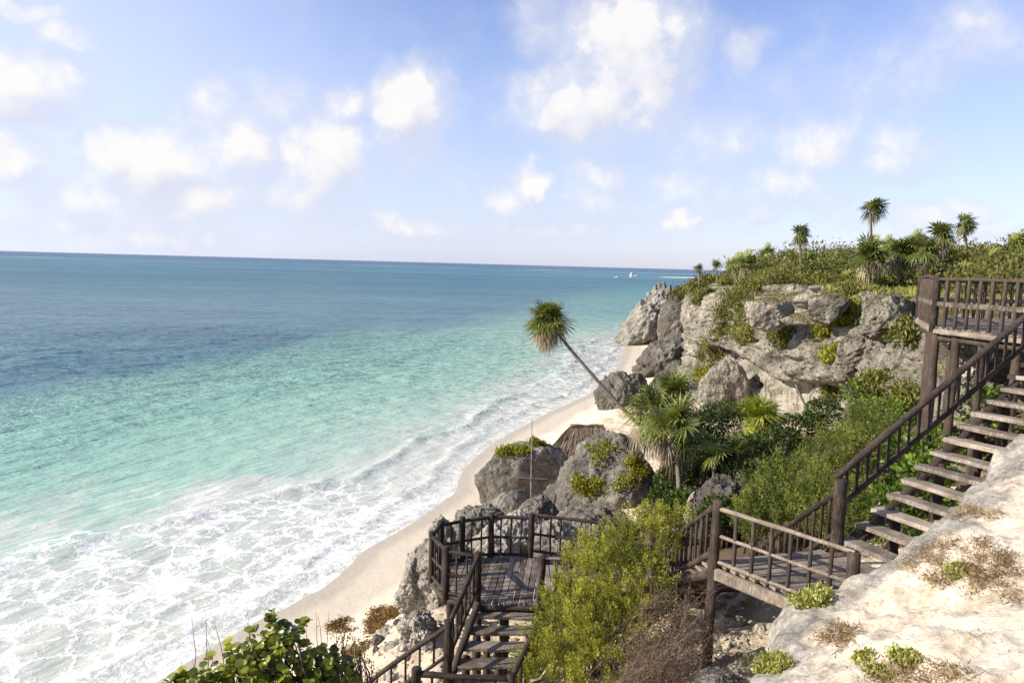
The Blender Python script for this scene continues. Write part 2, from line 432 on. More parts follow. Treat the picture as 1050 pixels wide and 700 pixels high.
def ground_z(x, y, detail=True):
    x = np.atleast_1d(np.asarray(x, float)); y = np.atleast_1d(np.asarray(y, float))
    s, _ = shore_dist(x, y)
    P = np.stack([x, y], 1)
    z = np.concatenate([_k(P[i:i + 20000], GP[:, :2]) @ _W[:-1] + _W[-1] for i in range(0, len(P), 20000)])
    inl = -s
    beach = np.where(inl < 0, inl * 0.075, inl * 0.085)
    k = smooth(inl, 3.0, 8.0)
    z = np.maximum(beach * (1 - k) + z * k, -4.0)
    if detail:
        Q = np.stack([x, y, np.zeros_like(x)], 1)
        rough = smooth(inl, 4.5, 7.5)
        z = z + rough * (0.16 * fbm(Q * 0.9, 5, 0.55) + 0.10 * np.maximum(0, ridged(Q * 1.7, 3))) + (0.2 + 0.8 * smooth(inl, 0, 4)) * 0.03 * fbm(Q * 1.1, 3)
    return z
def gz(x, y): return float(ground_z([x], [y])[0])

def graded(lo, hi, step, far_lo, far_hi, grow=1.13):
    a = list(np.arange(lo, hi + 1e-6, step))
    s = step; v = hi
    while v < far_hi: s *= grow; v += s; a.append(v)
    s = step; v = lo; b = []
    while v > far_lo: s *= grow; v -= s; b.append(v)
    return np.array(b[::-1] + a)
def grid_faces(nx, ny):
    i = np.arange(nx * ny).reshape(ny, nx)
    return np.stack([i[:-1, :-1].ravel(), i[:-1, 1:].ravel(), i[1:, 1:].ravel(), i[1:, :-1].ravel()], 1)

def sand_mat():
    m, g, out = material('beach sand and rubble')
    P = g.new('ShaderNodeNewGeometry').outputs['Position']
    s = g.attr('inland')
    wob = g.math('MULTIPLY', g.math('SUBTRACT', g.noise(P, 0.35, 4), 0.5), 2.2)
    wet = g.ss(g.math('ADD', s, wob), 3.4, 2.4)
    n = g.noise(P, 2.2, 7, 0.65); fine = g.noise(P, 30, 5, 0.7)
    dry = g.mix(g.ss(n, 0.3, 0.7), (0.68, 0.565, 0.425), (0.76, 0.65, 0.505))
    edge = g.ss(g.math('ADD', s, g.math('MULTIPLY', wob, 0.3)), 1.5, 0.7)
    wetc = g.mix(n, (0.51, 0.44, 0.335), (0.575, 0.50, 0.385))
    wetc = g.mix(g.math('MULTIPLY', edge, 0.7), wetc, (0.36, 0.315, 0.255))
    rub = g.math('ADD', s, g.math('MULTIPLY', g.math('SUBTRACT', g.noise(P, 0.5, 5), 0.5), 4.0))
    rub = g.ss(rub, 5.0, 6.6)
    rcol = g.ramp(g.math('ADD', g.math('MULTIPLY', n, 0.6), g.math('MULTIPLY', fine, 0.45)), [(0.36, (0.16, 0.12, 0.075)), (0.46, (0.40, 0.32, 0.22)), (0.56, (0.64, 0.53, 0.40)), (0.72, (0.72, 0.62, 0.49))])
    deb = g.math('MULTIPLY', g.ss(g.noise(P, 3.2, 8, 0.75), 0.585, 0.66), 0.8)
    rcol = g.mix(deb, rcol, (0.16, 0.10, 0.05))
    col = g.mix(rub, g.mix(wet, dry, wetc), rcol)
    col = g.mix(g.ss(g.math('ADD', g.attr('litter'), g.math('MULTIPLY', g.math('SUBTRACT', n, 0.5), 1.1)), 0.35, 0.65), col, g.mix(fine, (0.035, 0.026, 0.018), (0.17, 0.125, 0.08)))  # dark litter colour also paints the shade below the palms
    rough = g.fmix(wet, 0.95, 0.55)
    foot = g.math('MULTIPLY', g.voro(P, 2.6), g.ss(s, 2.5, 4.5))
    h = g.math('ADD', g.math('MULTIPLY', n, 0.9), g.math('ADD', g.math('MULTIPLY', fine, 0.25), g.math('ADD', g.math('MULTIPLY', foot, 0.8), g.math('MULTIPLY', g.math('MULTIPLY', rub, g.noise(P, 7.0, 6, 0.7)), 1.6))))
    principled(g, out, col, rough, 0.2, g.bump(h, 0.55, 0.09))
    return m
M['sand'] = sand_mat()
gx = graded(-14, 18, 0.2, -26000, 26000, 1.35); gy = graded(4, 46, 0.22, -2200, 30000, 1.16)
X, Y = np.meshgrid(gx, gy); X = X.ravel(); Y = Y.ravel()
GZ = ground_z(X, Y); GS, _ = shore_dist(X, Y)
tag(mk('ground', np.stack([X, Y, GZ], 1), grid_faces(len(gx), len(gy)), M['sand'], attrs={'inland': np.clip(-GS, -50, 50), 'litter': smooth(Y, 15.2, 17.0) * smooth(Y, 44, 36) * smooth(X - np.interp(Y, [15, 18, 22, 26, 30, 36, 44], [2.0, 2.6, 3.4, 5.0, 6.4, 9.5, 14.5]), -0.4, 1.0)}), kind='structure')  # litter mask covers the ground darkened for palm shade

# ------------------------------------------------------------------ the sea
def deep_field(x, y, s):
    """0 = shallow water over sand, 1 = blue water over the sea-grass bed (its edge as in the photograph)."""
    edge = [atz(px, py, 0)[:2] for px, py in [(-160, 425), (0, 405), (100, 390), (200, 370), (285, 357), (330, 341), (400, 336), (470, 330), (540, 316), (600, 300), (640, 291)]]
    edge = np.array(edge)
    ey = np.interp(x, edge[:, 0], edge[:, 1])
    near = np.interp(x, edge[:, 0], edge[:, 1], right=edge[-1, 1])
    Q = np.stack([x * 0.05, y * 0.05, 0 * x], 1)
    return (y - near) / np.maximum(near, 30) + 0.10 * fbm(Q, 4)

def sea_mat():
    m, g, out = material('sea water')
    P = g.new('ShaderNodeNewGeometry').outputs['Position']
    s = g.attr('offshore'); w = g.attr('foam_width'); dp = g.attr('depth')
    dist = g.vmath('LENGTH', P)
    # -------- water colour by depth
    c = g.ramp(g.math('MULTIPLY', g.math('ADD', s, g.math('MULTIPLY', g.math('SUBTRACT', g.noise(P, 0.12, 4), 0.5), 8)), 1 / 60.0),
               [(0.0, (0.42, 0.45, 0.37)), (0.10, (0.37, 0.46, 0.38)), (0.22, (0.265, 0.435, 0.325)), (0.45, (0.185, 0.38, 0.295)), (0.9, (0.105, 0.30, 0.27))])
    patch = g.noise(g.vmath('MULTIPLY', P, (0.012, 0.03, 0.03)), 1.0, 6, 0.6)
    blue = g.ramp(patch, [(0.30, (0.032, 0.132, 0.192)), (0.46, (0.038, 0.160, 0.215)), (0.60, (0.050, 0.200, 0.235)), (0.76, (0.10, 0.27, 0.27))])
    c = g.mix(g.ss(g.math('ADD', dp, g.math('MULTIPLY', g.math('SUBTRACT', g.noise(P, 0.09, 5, 0.65), 0.5), 0.30)), -0.26, 0.20), c, blue)
    far = g.ss(dist, 160, 700)
    turq = g.mix(g.ss(g.noise(g.vmath('MULTIPLY', P, (0.0016, 0.008, 0.01)), 1.0, 5, 0.55), 0.40, 0.62), (0.040, 0.145, 0.225), (0.070, 0.220, 0.270))
    c = g.mix(far, c, turq)
    c = g.mix(g.ss(dist, 1500, 2600), c, (0.050, 0.115, 0.185))
    # -------- sand stirred up, pale milky bands
    u = g.math('DIVIDE', s, w)
    nb = g.noise(P, 0.22, 5, 0.6)
    uw = g.math('ADD', u, g.math('MULTIPLY', g.math('SUBTRACT', nb, 0.5), 1.0))
    milky = g.math('MULTIPLY', g.math('MULTIPLY', g.ss(uw, 2.1, 1.15), g.ss(g.noise(g.vmath('MULTIPLY', P, (0.5, 0.16, 0.3)), 0.6, 5, 0.6), 0.38, 0.62)), 0.9)
    milky = g.math('MAXIMUM', milky, g.math('MULTIPLY', g.ss(uw, 1.05, 0.75), 0.55))
    c = g.mix(milky, c, (0.50, 0.49, 0.42))
    rot0 = g.new('ShaderNodeVectorRotate', rotation_type='Z_AXIS'); g.put(rot0.inputs['Vector'], P); rot0.inputs['Angle'].default_value = R(-58)
    PR0 = rot0.outputs[0]
    # -------- foam: a net of threads inside the breaker zone, dense at the crest and at the sand
    wp = g.vmath('ADD', P, g.vmath('SCALE', g.vmath('SUBTRACT', g.noise(P, 0.85, 6, 0.62, col=True), (0.5, 0.5, 0.5)), scale=1.45))
    e1 = g.voro(wp, 0.78, 'DISTANCE_TO_EDGE'); e2 = g.voro(wp, 1.9, 'DISTANCE_TO_EDGE')
    uf = g.math('ADD', u, g.math('MULTIPLY', g.math('SUBTRACT', g.noise(P, 0.4, 5, 0.65), 0.5), 0.75))
    inside = g.ss(uf, 1.04, 0.96)
    dens = g.math('ADD', g.noise(P, 0.42, 6, 0.68), g.ss(uf, 0.45, 0.0, 0.0, 0.13))
    t1 = g.math('MAXIMUM', g.ss(dens, 0.34, 0.70, 0.015, 0.27), 0.015)
    t2 = g.math('MAXIMUM', g.ss(dens, 0.40, 0.78, 0.004, 0.30), 0.004)
    v1 = g.ss(g.math('DIVIDE', e1, t1), 1.0, 0.25); v2 = g.math('MULTIPLY', g.ss(g.math('DIVIDE', e2, t2), 1.0, 0.05), 0.85)
    net = g.math('MAXIMUM', v1, v2)
    crest = g.math('MULTIPLY', g.ss(g.math('ABSOLUTE', g.math('SUBTRACT', uf, 0.92)), 0.12, 0.02), g.ss(g.noise(P, 0.8, 5, 0.7), 0.42, 0.60))
    swash = g.math('MULTIPLY', g.ss(g.math('ADD', s, g.math('MULTIPLY', g.math('SUBTRACT', g.noise(P, 0.9, 5, 0.7), 0.5), 2.6)), 1.3, 0.1), g.ss(g.noise(P, 2.6, 6, 0.75), 0.42, 0.60))
    foam = g.math('MULTIPLY', g.math('MAXIMUM', g.math('MAXIMUM', net, crest), swash), inside)
    foam = g.math('MULTIPLY', foam, g.ss(g.noise(P, 3.5, 6, 0.75), 0.28, 0.60, 0.15, 1.0))
    haze_f = g.math('MULTIPLY', g.math('MULTIPLY', g.ss(uw, 1.75, 1.05), g.ss(uw, 0.7, 1.0)), g.ss(g.noise(g.vmath('MULTIPLY', PR0, (0.30, 1.0, 1.0)), 0.55, 7, 0.72), 0.47, 0.68))
    foam = g.math('MAXIMUM', foam, g.math('MULTIPLY', haze_f, 0.75))
    foam = g.math('MULTIPLY', foam, g.math('MAXIMUM', g.ss(w, 4.2, 9.5, 0.34, 1.0), g.math('MULTIPLY', swash, 0.95)))
    foam = g.math('MULTIPLY', foam, g.ss(dist, 170, 120))
    # -------- a line of breakers on the far reef, scattered white caps
    caps = g.ss(g.noise(g.vmath('MULTIPLY', P, (0.006, 0.045, 0.02)), 1.0, 6, 0.75), 0.655, 0.70)
    reef = g.math('MULTIPLY', g.ss(g.math('ABSOLUTE', g.math('SUBTRACT', dist, 1900)), 160, 20), g.ss(g.noise(g.vmath('MULTIPLY', P, (0.004, 0.0015, 0.01)), 1.0, 6, 0.75), 0.48, 0.6))
    caps = g.math('MAXIMUM', g.math('MULTIPLY', g.math('MULTIPLY', caps, g.ss(dist, 600, 1100)), 0.30), g.math('MULTIPLY', reef, 0.6))
    foam = g.math('MAXIMUM', foam, caps)
    col = g.mix(foam, c, (0.76, 0.755, 0.73))
    # -------- waves
    rot = g.new('ShaderNodeVectorRotate', rotation_type='Z_AXIS'); g.put(rot.inputs['Vector'], P); rot.inputs['Angle'].default_value = R(-58)
    PR_ = rot.outputs[0]
    h1 = g.noise(g.vmath('MULTIPLY', PR_, (0.45, 1.5, 1.0)), 0.34, 4, 0.55)
    h2 = g.noise(g.vmath('MULTIPLY', PR_, (0.7, 1.6, 1.0)), 1.5, 3, 0.55)
    h3 = g.noise(g.vmath('MULTIPLY', P, (0.55, 1.0, 1.0)), 0.9, 5, 0.7)
    b = g.bump(g.math('ADD', g.math('MULTIPLY', h1, 0.7), g.math('ADD', g.math('MULTIPLY', h2, 0.18), g.math('MULTIPLY', h3, g.ss(s, 8, 40, 0.15, 0.75)))), g.ss(s, 6, 45, 0.35, 1.0), 1.0)
    mid = g.noise(g.vmath('MULTIPLY', P, (0.13, 0.42, 1.0)), 1.0, 5, 0.65)
    b = g.bump(g.math('MULTIPLY', mid, g.ss(dist, 30, 90)), 0.9, 2.6, b)
    big = g.noise(g.vmath('MULTIPLY', P, (0.03, 0.11, 0.1)), 1.0, 6, 0.68)
    b = g.bump(g.math('MULTIPLY', big, g.ss(dist, 50, 140)), 0.8, 6.0, b)
    b = g.bump(g.math('ADD', foam, g.math('MULTIPLY', g.noise(P, 5, 4, 0.7), g.math('MULTIPLY', foam, 0.5))), 0.3, 0.08, b)
    p = principled(g, out, col, g.fmix(foam, g.ss(dist, 60, 500, 0.16, 0.32), 0.8), g.fmix(foam, g.ss(dist, 60, 260, 0.32, 0.09), 0.1), b)
    return m
M['sea'] = sea_mat()
sx = graded(-60, 22, 0.3, -60000, 40000, 1.16); sy = graded(10, 110, 0.36, -300, 60000, 1.10)
X, Y = np.meshgrid(sx, sy); X = X.ravel(); Y = Y.ravel()
S, YN = shore_dist(X, Y)
FW = np.interp(YN, [10, 20, 26, 30, 34, 38, 42, 48, 57, 66, 78, 100, 120], [13.2, 12.6, 11.4, 9.4, 7.4, 5.0, 4.0, 4.0, 4.8, 5.6, 6.0, 6, 4])
U = S / FW
Q = np.stack([X, Y, 0 * X], 1)
U2 = U + 0.26 * fbm(Q * 0.09, 3) + 0.08 * fbm(Q * 0.5, 3)
near = smooth(Y, 180, 90)
Z = 0.02 + near * (0.34 * np.exp(-((U2 - 1.0) / 0.10) ** 2) * (0.55 + 0.45 * fbm(Q * 0.13, 2)) + 0.13 * np.exp(-((S + 1.2 * fbm(Q * 0.16, 3) - 1.7) / 0.36) ** 2)
    + 0.05 * fbm(Q * 0.8, 4, 0.6) * smooth(S, 0.2, 2.5) + 0.14 * smooth(U2, 0.9, 1.7) * pn(np.stack([S * 0.16 + 0.5 * pn(Q * 0.05), YN * 0.02, 0 * X], 1))
    + 0.10 * smooth(S, 10, 30) * fbm(Q * np.array([0.22, 0.34, 1]), 3))
Z = np.where(S < -2.0, -0.6, Z)
tag(mk('sea', np.stack([X, Y, Z], 1), grid_faces(len(sx), len(sy)), M['sea'], attrs={'offshore': np.clip(S, -20, 4000), 'foam_width': FW, 'depth': deep_field(X, Y, S)}), kind='structure')

# low white sand bar far out along the coast
bar = []
xs = np.linspace(0, 1, 60); ys = np.linspace(-1, 1, 9)
A, B = np.meshgrid(xs, ys)
bx = 195 + A.ravel() * 320; by = 985 + 40 * A.ravel() ** 2 + B.ravel() * 30 * (0.4 + 0.8 * A.ravel())
bz = -0.6 + 2.2 * (1 - B.ravel() ** 2) * np.sqrt(np.clip(A.ravel() * 4, 0, 1)) + 0.3 * pn(np.stack([bx * 0.05, by * 0.05, 0 * bx], 1))
tag(mk('sandbar', np.stack([bx, by, bz], 1), grid_faces(60, 9), plain_mat('white sand', (0.66, 0.62, 0.55), (0.76, 0.72, 0.66), 0.2)), kind='structure')

# ------------------------------------------------------------------ cliff and headland
CB = np.array([(240, 140), (80, 138), (46, 131), (35, 119), (30, 107), (26, 97), (22.6, 87), (19.6, 78), (17.4, 69), (16.0, 61), (15.9, 54), (17.0, 47), (17.7, 41), (17.3, 35), (16.0, 30), (14.9, 26), (14.9, 22.5), (16.0, 19.8), (19, 16.8), (28, 11), (45, 2), (300, -100)], float)
def catmull(Pt, step):
    out = []
    for i in range(1, len(Pt) - 2):
        p0, p1, p2, p3 = Pt[i - 1:i + 3]
        n = max(2, int(np.linalg.norm(p2 - p1) / step))
        for t in np.arange(n) / n:
            out.append(0.5 * ((2 * p1) + (-p0 + p2) * t + (2 * p0 - 5 * p1 + 4 * p2 - p3) * t * t + (-p0 + 3 * p1 - 3 * p2 + p3) * t ** 3))
    return np.array(out)
def plateau_z(x, y, inl):
    Q = np.stack([x, y, 0 * x], 1)
    return 10.55 + np.clip(inl - 2.0, 0, 13) * 0.17 + np.clip(inl - 15, 0, 30) * 0.04 + np.clip(inl - 40, 0, 300) * 0.006 + 0.5 * fbm(Q * 0.12, 4) * smooth(inl, 1, 6) + 0.12 * fbm(Q * 0.9, 3)
def cliff_mat():
    m, g, out = material('cliff limestone and turf')
    geo = g.new('ShaderNodeNewGeometry'); P = geo.outputs['Position']
    big = g.noise(P, 0.25, 6, 0.62); med = g.noise(P, 1.1, 8, 0.7); fine = g.noise(P, 6.0, 7, 0.72)
    streak = g.noise(g.vmath('MULTIPLY', P, (0.9, 0.9, 0.10)), 1.0, 7, 0.66)
    band = g.noise(g.vmath('MULTIPLY', P, (0.12, 0.12, 1.3)), 1.0, 5, 0.6)
    v1 = g.voro(g.vmath('ADD', P, g.vmath('SCALE', g.noise(P, 2.0, 4, col=True), scale=0.5)), 1.7)
    v2 = g.voro(P, 5.5)
    f = g.math('ADD', g.math('MULTIPLY', big, 0.35), g.math('ADD', g.math('MULTIPLY', med, 0.38), g.math('ADD', g.math('MULTIPLY', fine, 0.24), g.math('MULTIPLY', band, 0.14))))
    col = g.ramp(f, [(0.44, (0.060, 0.054, 0.046)), (0.505, (0.19, 0.172, 0.142)), (0.56, (0.37, 0.335, 0.275)), (0.63, (0.62, 0.56, 0.46))])
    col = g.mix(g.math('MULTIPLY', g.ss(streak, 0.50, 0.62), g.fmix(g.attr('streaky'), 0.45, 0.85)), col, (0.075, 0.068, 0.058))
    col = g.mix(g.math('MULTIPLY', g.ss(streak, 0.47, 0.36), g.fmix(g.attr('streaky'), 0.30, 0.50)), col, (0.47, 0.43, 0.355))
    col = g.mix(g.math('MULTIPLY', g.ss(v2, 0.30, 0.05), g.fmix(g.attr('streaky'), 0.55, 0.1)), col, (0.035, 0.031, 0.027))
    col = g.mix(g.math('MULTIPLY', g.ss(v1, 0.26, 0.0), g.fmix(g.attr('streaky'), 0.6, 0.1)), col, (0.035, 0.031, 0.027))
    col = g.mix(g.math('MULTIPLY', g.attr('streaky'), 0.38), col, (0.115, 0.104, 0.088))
    mossn = g.ss(g.noise(P, 0.55, 7, 0.7), 0.56, 0.66)
    nz = g.sep(geo.outputs['Normal'])[2]
    turf = g.math('MULTIPLY', g.ss(g.math('ADD', nz, g.math('MULTIPLY', g.math('SUBTRACT', med, 0.5), 0.7)), 0.62, 0.85), g.ss(g.sep(P)[2], 6.5, 9.0))
    tcol = g.ramp(med, [(0.35, (0.06, 0.075, 0.018)), (0.5, (0.17, 0.155, 0.06)), (0.62, (0.36, 0.30, 0.18)), (0.75, (0.50, 0.44, 0.33))])
    col = g.mix(g.math('MULTIPLY', mossn, 0.35), col, (0.17, 0.165, 0.06))
    col = g.mix(turf, col, tcol)
    h = g.math('ADD', g.math('MULTIPLY', med, 1.2), g.math('ADD', g.math('MULTIPLY', fine, 0.6), g.math('ADD', g.math('MULTIPLY', g.ss(v1, 0.0, 0.5), 0.6), g.math('MULTIPLY', g.ss(v2, 0.0, 0.4), 0.3))))
    principled(g, out, col, 0.93, 0.1, g.bump(h, g.fmix(g.attr('streaky'), 1.0, 0.5), 0.55))
    return m
M['cliffface'] = cliff_mat()
cc = catmull(CB, 0.28)
keep = [0]
for i in range(1, len(cc)):
    st = 0.30 if 20 < cc[i][1] < 76 and cc[i][0] < 20 else (0.5 if cc[i][1] > 76 and cc[i][0] < 34 else 2.0)
    if np.linalg.norm(cc[i] - cc[keep[-1]]) >= st * 0.9: keep.append(i)
cc = cc[keep]
tan = np.gradient(cc, axis=0); tan /= np.linalg.norm(tan, axis=1)[:, None]
nrm = np.stack([tan[:, 1], -tan[:, 0]], 1)                     # towards the sea (path runs towards the camera)
nrm = nrm * np.sign((nrm @ np.array([-1.0, 0.05])))[:, None]
NV, NI = 96, 34
nu = len(cc)
ztop = np.interp(cc[:, 1], [0, 20, 30, 45, 60, 80, 100, 120], [10.6, 10.7, 10.9, 10.8, 10.6, 10.0, 9.4, 8.6])
ztop = ztop + 0.75 * fbm(np.stack([cc[:, 0] * 0.16, cc[:, 1] * 0.16, 0 * ztop], 1), 3)
v = np.linspace(0, 1, NV)
U_, V_ = np.meshgrid(np.arange(nu), v, indexing='ij')
H = V_.ravel(); ui = U_.ravel().astype(int)
zb = -0.8
zz = zb + (ztop[ui] - zb) * H
by_ = cc[ui, 1]
led = smooth(by_, 33, 37) * smooth(by_, 60, 54)                 # the stretch with the overhanging ledge
slope = smooth(by_, 37, 33)                                     # the nearer stretch leans back
lz = 0.56 + 0.08 * pn(np.stack([by_ * 0.1, 0 * by_, 0 * by_], 1))
off = 0.7 * (1 - H) ** 3
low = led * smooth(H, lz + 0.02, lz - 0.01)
off += led * (-1.3 * smooth(H, lz + 0.015, lz - 0.02) * smooth(H, -0.25, lz) + 0.55 * np.exp(-((H - lz - 0.05) / 0.045) ** 2) - 1.7 * smooth(H, lz + 0.12, 1.0))
off += slope * (1.3 * (1 - H) - 0.6 * smooth(H, 0.6, 1))
off += (1 - led) * (1 - slope) * (-1.2 * smooth(H, 0.55, 1.0))
off -= 0.9 * smooth(H, 0.90, 1.0)
P3 = np.stack([cc[ui, 0], cc[ui, 1], zz], 1)
w1, w2 = worley(P3 * 0.33 + 0.3 * fbm(P3 * 0.5, 2)[:, None]); w3, w4 = worley(P3 * np.array([1.0, 1.0, 0.8]) + 0.2 * fbm(P3, 2)[:, None])
calm = 1 - 0.7 * low
w5, _ = worley(P3 * 2.1 + 0.25 * fbm(P3 * 2, 2)[:, None])
off += 0.9 * fbm(P3 * 0.13, 3) + calm * (1.25 * (np.minimum(w2 - w1, 0.45) - 0.3) + 0.55 * (np.minimum(w4 - w3, 0.35) - 0.2) + 0.34 * ridged(P3 * 0.8, 3) + 0.24 * fbm(P3 * 2.4, 4, 0.65) - 0.55 * np.maximum(0, 0.42 - w5))
off += 0.22 * pn(np.stack([P3[:, 0] * 0.15, P3[:, 1] * 0.15, P3[:, 2] * 1.1], 1))
dent = np.maximum(0, fbm(P3 * 0.55 + 40, 2) - 0.42); off -= 3.6 * dent
off -= calm * 0.5 * smooth(pn(np.stack([P3[:, 0] * 0.2, P3[:, 1] * 0.2, P3[:, 2] * 1.5], 1)), 0.25, 0.5)
VX = cc[ui, 0] + nrm[ui, 0] * off; VY = cc[ui, 1] + nrm[ui, 1] * off
face = np.stack([VX, VY, zz + 0.10 * fbm(P3 * 1.5 + 5, 3)], 1).reshape(nu, NV, 3)
inl = np.concatenate([[0.35, 0.8, 1.3, 1.9, 2.6], 2.6 + np.cumsum(0.8 * 1.17 ** np.arange(NI - 5))])
end = face[:, -1, :]
idir = np.array([1.0, 0.0])
top = np.zeros((nu, NI, 3))
top[:, :, 0] = end[:, None, 0] + inl[None, :]
top[:, :, 1] = end[:, None, 1]
tz = plateau_z(top[:, :, 0].ravel(), top[:, :, 1].ravel(), np.tile(inl, nu)).reshape(nu, NI)
k = smooth(inl, 0, 5)[None, :]
top[:, :, 2] = (end[:, 2:3] + 0.12) * (1 - k) + tz * k
full = np.concatenate([face, top], 1)
nr = NV + NI
idx = np.arange(nu * nr).reshape(nu, nr)
FF = np.stack([idx[:-1, :-1].ravel(), idx[1:, :-1].ravel(), idx[1:, 1:].ravel(), idx[:-1, 1:].ravel()], 1)
tag(mk('cliff', full.reshape(-1, 3), FF, M['cliffface'], attrs={'streaky': np.concatenate([low.reshape(nu, NV), np.zeros((nu, NI))], 1).ravel()}), kind='structure')
def top_at(x, y):
    """Height of the headland at a point inland of the cliff edge."""
    i = int(np.argmin(np.abs(cc[:, 1] - y) + np.where(cc[:, 0] > 90, 50, 0)))
    d = x - end[i, 0]
    kk = float(smooth(np.array(d), 0, 5))
    return float((end[i, 2] + 0.12) * (1 - kk) + plateau_z(np.array([x]), np.array([y]), np.array([max(d, 0)]))[0] * kk)
def edge_x(y):
    i = int(np.argmin(np.abs(cc[:, 1] - y) + np.where(cc[:, 0] > 90, 50, 0))); return float(end[i, 0])
def face_at(px, py):
    """The point of the cliff seen at a pixel: the cliff vertex nearest to that line of sight among the nearest ones."""
    r = np.array(ray(px, py)); r /= np.linalg.norm(r)
    A = full.reshape(-1, 3) - (0, 0, CAM_H)
    t = A @ r
    d = np.linalg.norm(A - t[:, None] * r, axis=1) / np.maximum(t, 1)
    c = np.where((d < d.min() + 0.003) & (t > 5))[0]
    j = c[np.argmin(t[c])]
    return full.reshape(-1, 3)[j]

# ------------------------------------------------------------------ boulders
_ico = {}
def ico(sub):
    if sub not in _ico:
        bm = bmesh.new(); bmesh.ops.create_icosphere(bm, subdivisions=sub, radius=1.0)
        _ico[sub] = (np.array([v.co[:] for v in bm.verts]), np.array([[v.index for v in f.verts] for f in bm.faces])); bm.free()
    return _ico[sub]
def rock(name, label, loc, size, mat, seed=0, sub=6, cuts=9, depth=0.72, rough=0.10, pit=0.08, lean=(0, 0), rz=0.0, peak=0.0, group=None, cat='rock', fr=1.0, parent=None, box=1.0):
    V, F = ico(sub); V = V.copy()
    if box != 1.0: V = np.sign(V) * np.abs(V) ** box; V /= np.abs(V).max()
    rs = np.random.RandomState(seed)
    for _ in range(cuts):
        n = rs.normal(size=3); n /= np.linalg.norm(n); dd = depth * rs.uniform(0.85, 1.12)
        t = V @ n; m = t > dd
        V[m] -= np.outer((t[m] - dd) * 0.93, n)
    V /= np.abs(V).max(0)
    if peak: 
        k = (V[:, 2] + 1) / 2; V[:, :2] *= (1 - peak * k)[:, None]
    sz = np.array(size) / 2
    s = float(np.mean(sz))
    Q = V * sz + np.array([seed * 3.7, seed * 1.3, seed * 2.1])
    w1, w2 = worley(Q * (1.1 * fr / s) + 0.2 * fbm(Q * 1.5 / s, 2)[:, None])
    w3, _ = worley(Q * (4.5 * fr / s) + 0.15 * fbm(Q * 3 / s, 2)[:, None])
    d = rough * s * (1.5 * fbm(Q * 0.9 * fr / s, 3) + 1.3 * (np.minimum(w2 - w1, 0.6) - 0.35) + 0.7 * ridged(Q * 2.2 * fr / s, 3) + 0.55 * fbm(Q * 7 * fr / s, 4, 0.6)) - pit * s * np.maximum(0, 0.55 - w3)
    nn = V / np.linalg.norm(V, axis=1)[:, None]
    V = V * sz + nn * d[:, None]
    V[:, 0] += lean[0] * (V[:, 2] + sz[2]); V[:, 1] += lean[1] * (V[:, 2] + sz[2])
    c, s_ = math.cos(rz), math.sin(rz)
    V = np.stack([V[:, 0] * c - V[:, 1] * s_, V[:, 0] * s_ + V[:, 1] * c, V[:, 2]], 1) + np.array(loc)
    base = (loc[0], loc[1], loc[2] - sz[2])
    o = mk(name, V, F, mat, parent, True, None, base if parent is None else None)
    if parent is None: tag(o, label, cat, group)
    return o
def prock(px0, py0, px1, py1, Y, label, mat, seed, thick=0.9, name='boulder', grow=1.06, sink=0.0, **kw):
    """A boulder filling a box of the photograph at distance Y."""
    a = at(px0, py1, Y); b = at(px1, py0, Y)
    w = (b.x - a.x) * grow; h = (b.z - a.z) * grow + sink
    c = (a + b) / 2
    return rock(name, label, (c.x, c.y + 0.0, c.z - sink / 2), (w, w * thick, h), mat, seed, **kw)

GR = rock_mat('pale pitted reef rock', (0.56, 0.52, 0.44), (0.34, 0.315, 0.27), (0.10, 0.092, 0.08), 1.6, 0.2, 0.0, 1.3)
D, B_, PR = M['dark_rock'], M['boulder'], M['pale_rock']
prock(628, 291, 690, 352, 110, 'pale pointed sea stack at the foot of the far headland, green growth on its crown', M['cliff'], 3, 0.9, 'sea_stack', peak=0.45, lean=(0.22, 0), sub=6, rough=0.12, cuts=7, sink=1.0)
prock(676, 297, 724, 356, 104, 'dark rock face wedged behind the pale pointed sea stack', D, 14, 1.0, 'rock', peak=0.0, cuts=5, depth=0.8, sub=6, rough=0.08, sink=1.5)
prock(700, 288, 752, 352, 94, 'pale corner of the headland with green scrub on top, right of the dark rock face', M['cliffface'], 15, 0.9, 'rock', cuts=5, depth=0.82, rough=0.07, sink=1.5)
prock(640, 349, 706, 390, 75, 'large dark slanting rock on the beach below the pointed sea stack', D, 21, 0.8, peak=0.35, lean=(0.25, 0), rough=0.13, sink=1.0)
prock(694, 342, 722, 380, 78, 'jagged grey rock leaning on the cliff foot behind the dark slanting rock', B_, 22, 0.9, peak=0.5, sink=1.0)
prock(668, 338, 704, 376, 82, 'pointed dark rock standing between the sea stack and the large slanting rock', D, 26, 0.9, peak=0.55, lean=(0.2, 0), sink=1.0)
prock(682, 372, 706, 396, 70, 'small dark rock on the sand between two dark beach boulders', D, 23, 1.0, sink=0.5)
prock(700, 362, 724, 392, 70, 'rounded grey rock against the cliff foot by the rubble', B_, 24, 1.0, sink=0.5)
prock(660, 386, 712, 408, 65, 'low brown rock ledge on the pale sand below the cliff', D, 25, 0.8, sink=0.5)
prock(608, 384, 662, 424, 57, 'squat pitted boulder standing alone at the edge of the surf', D, 31, 0.95, rough=0.13, pit=0.14, sink=0.5)
prock(640, 382, 664, 398, 62, 'small brown rock behind the squat boulder at the surf edge', D, 32, 1.0, sink=0.4)
rs = np.random.RandomState(5)
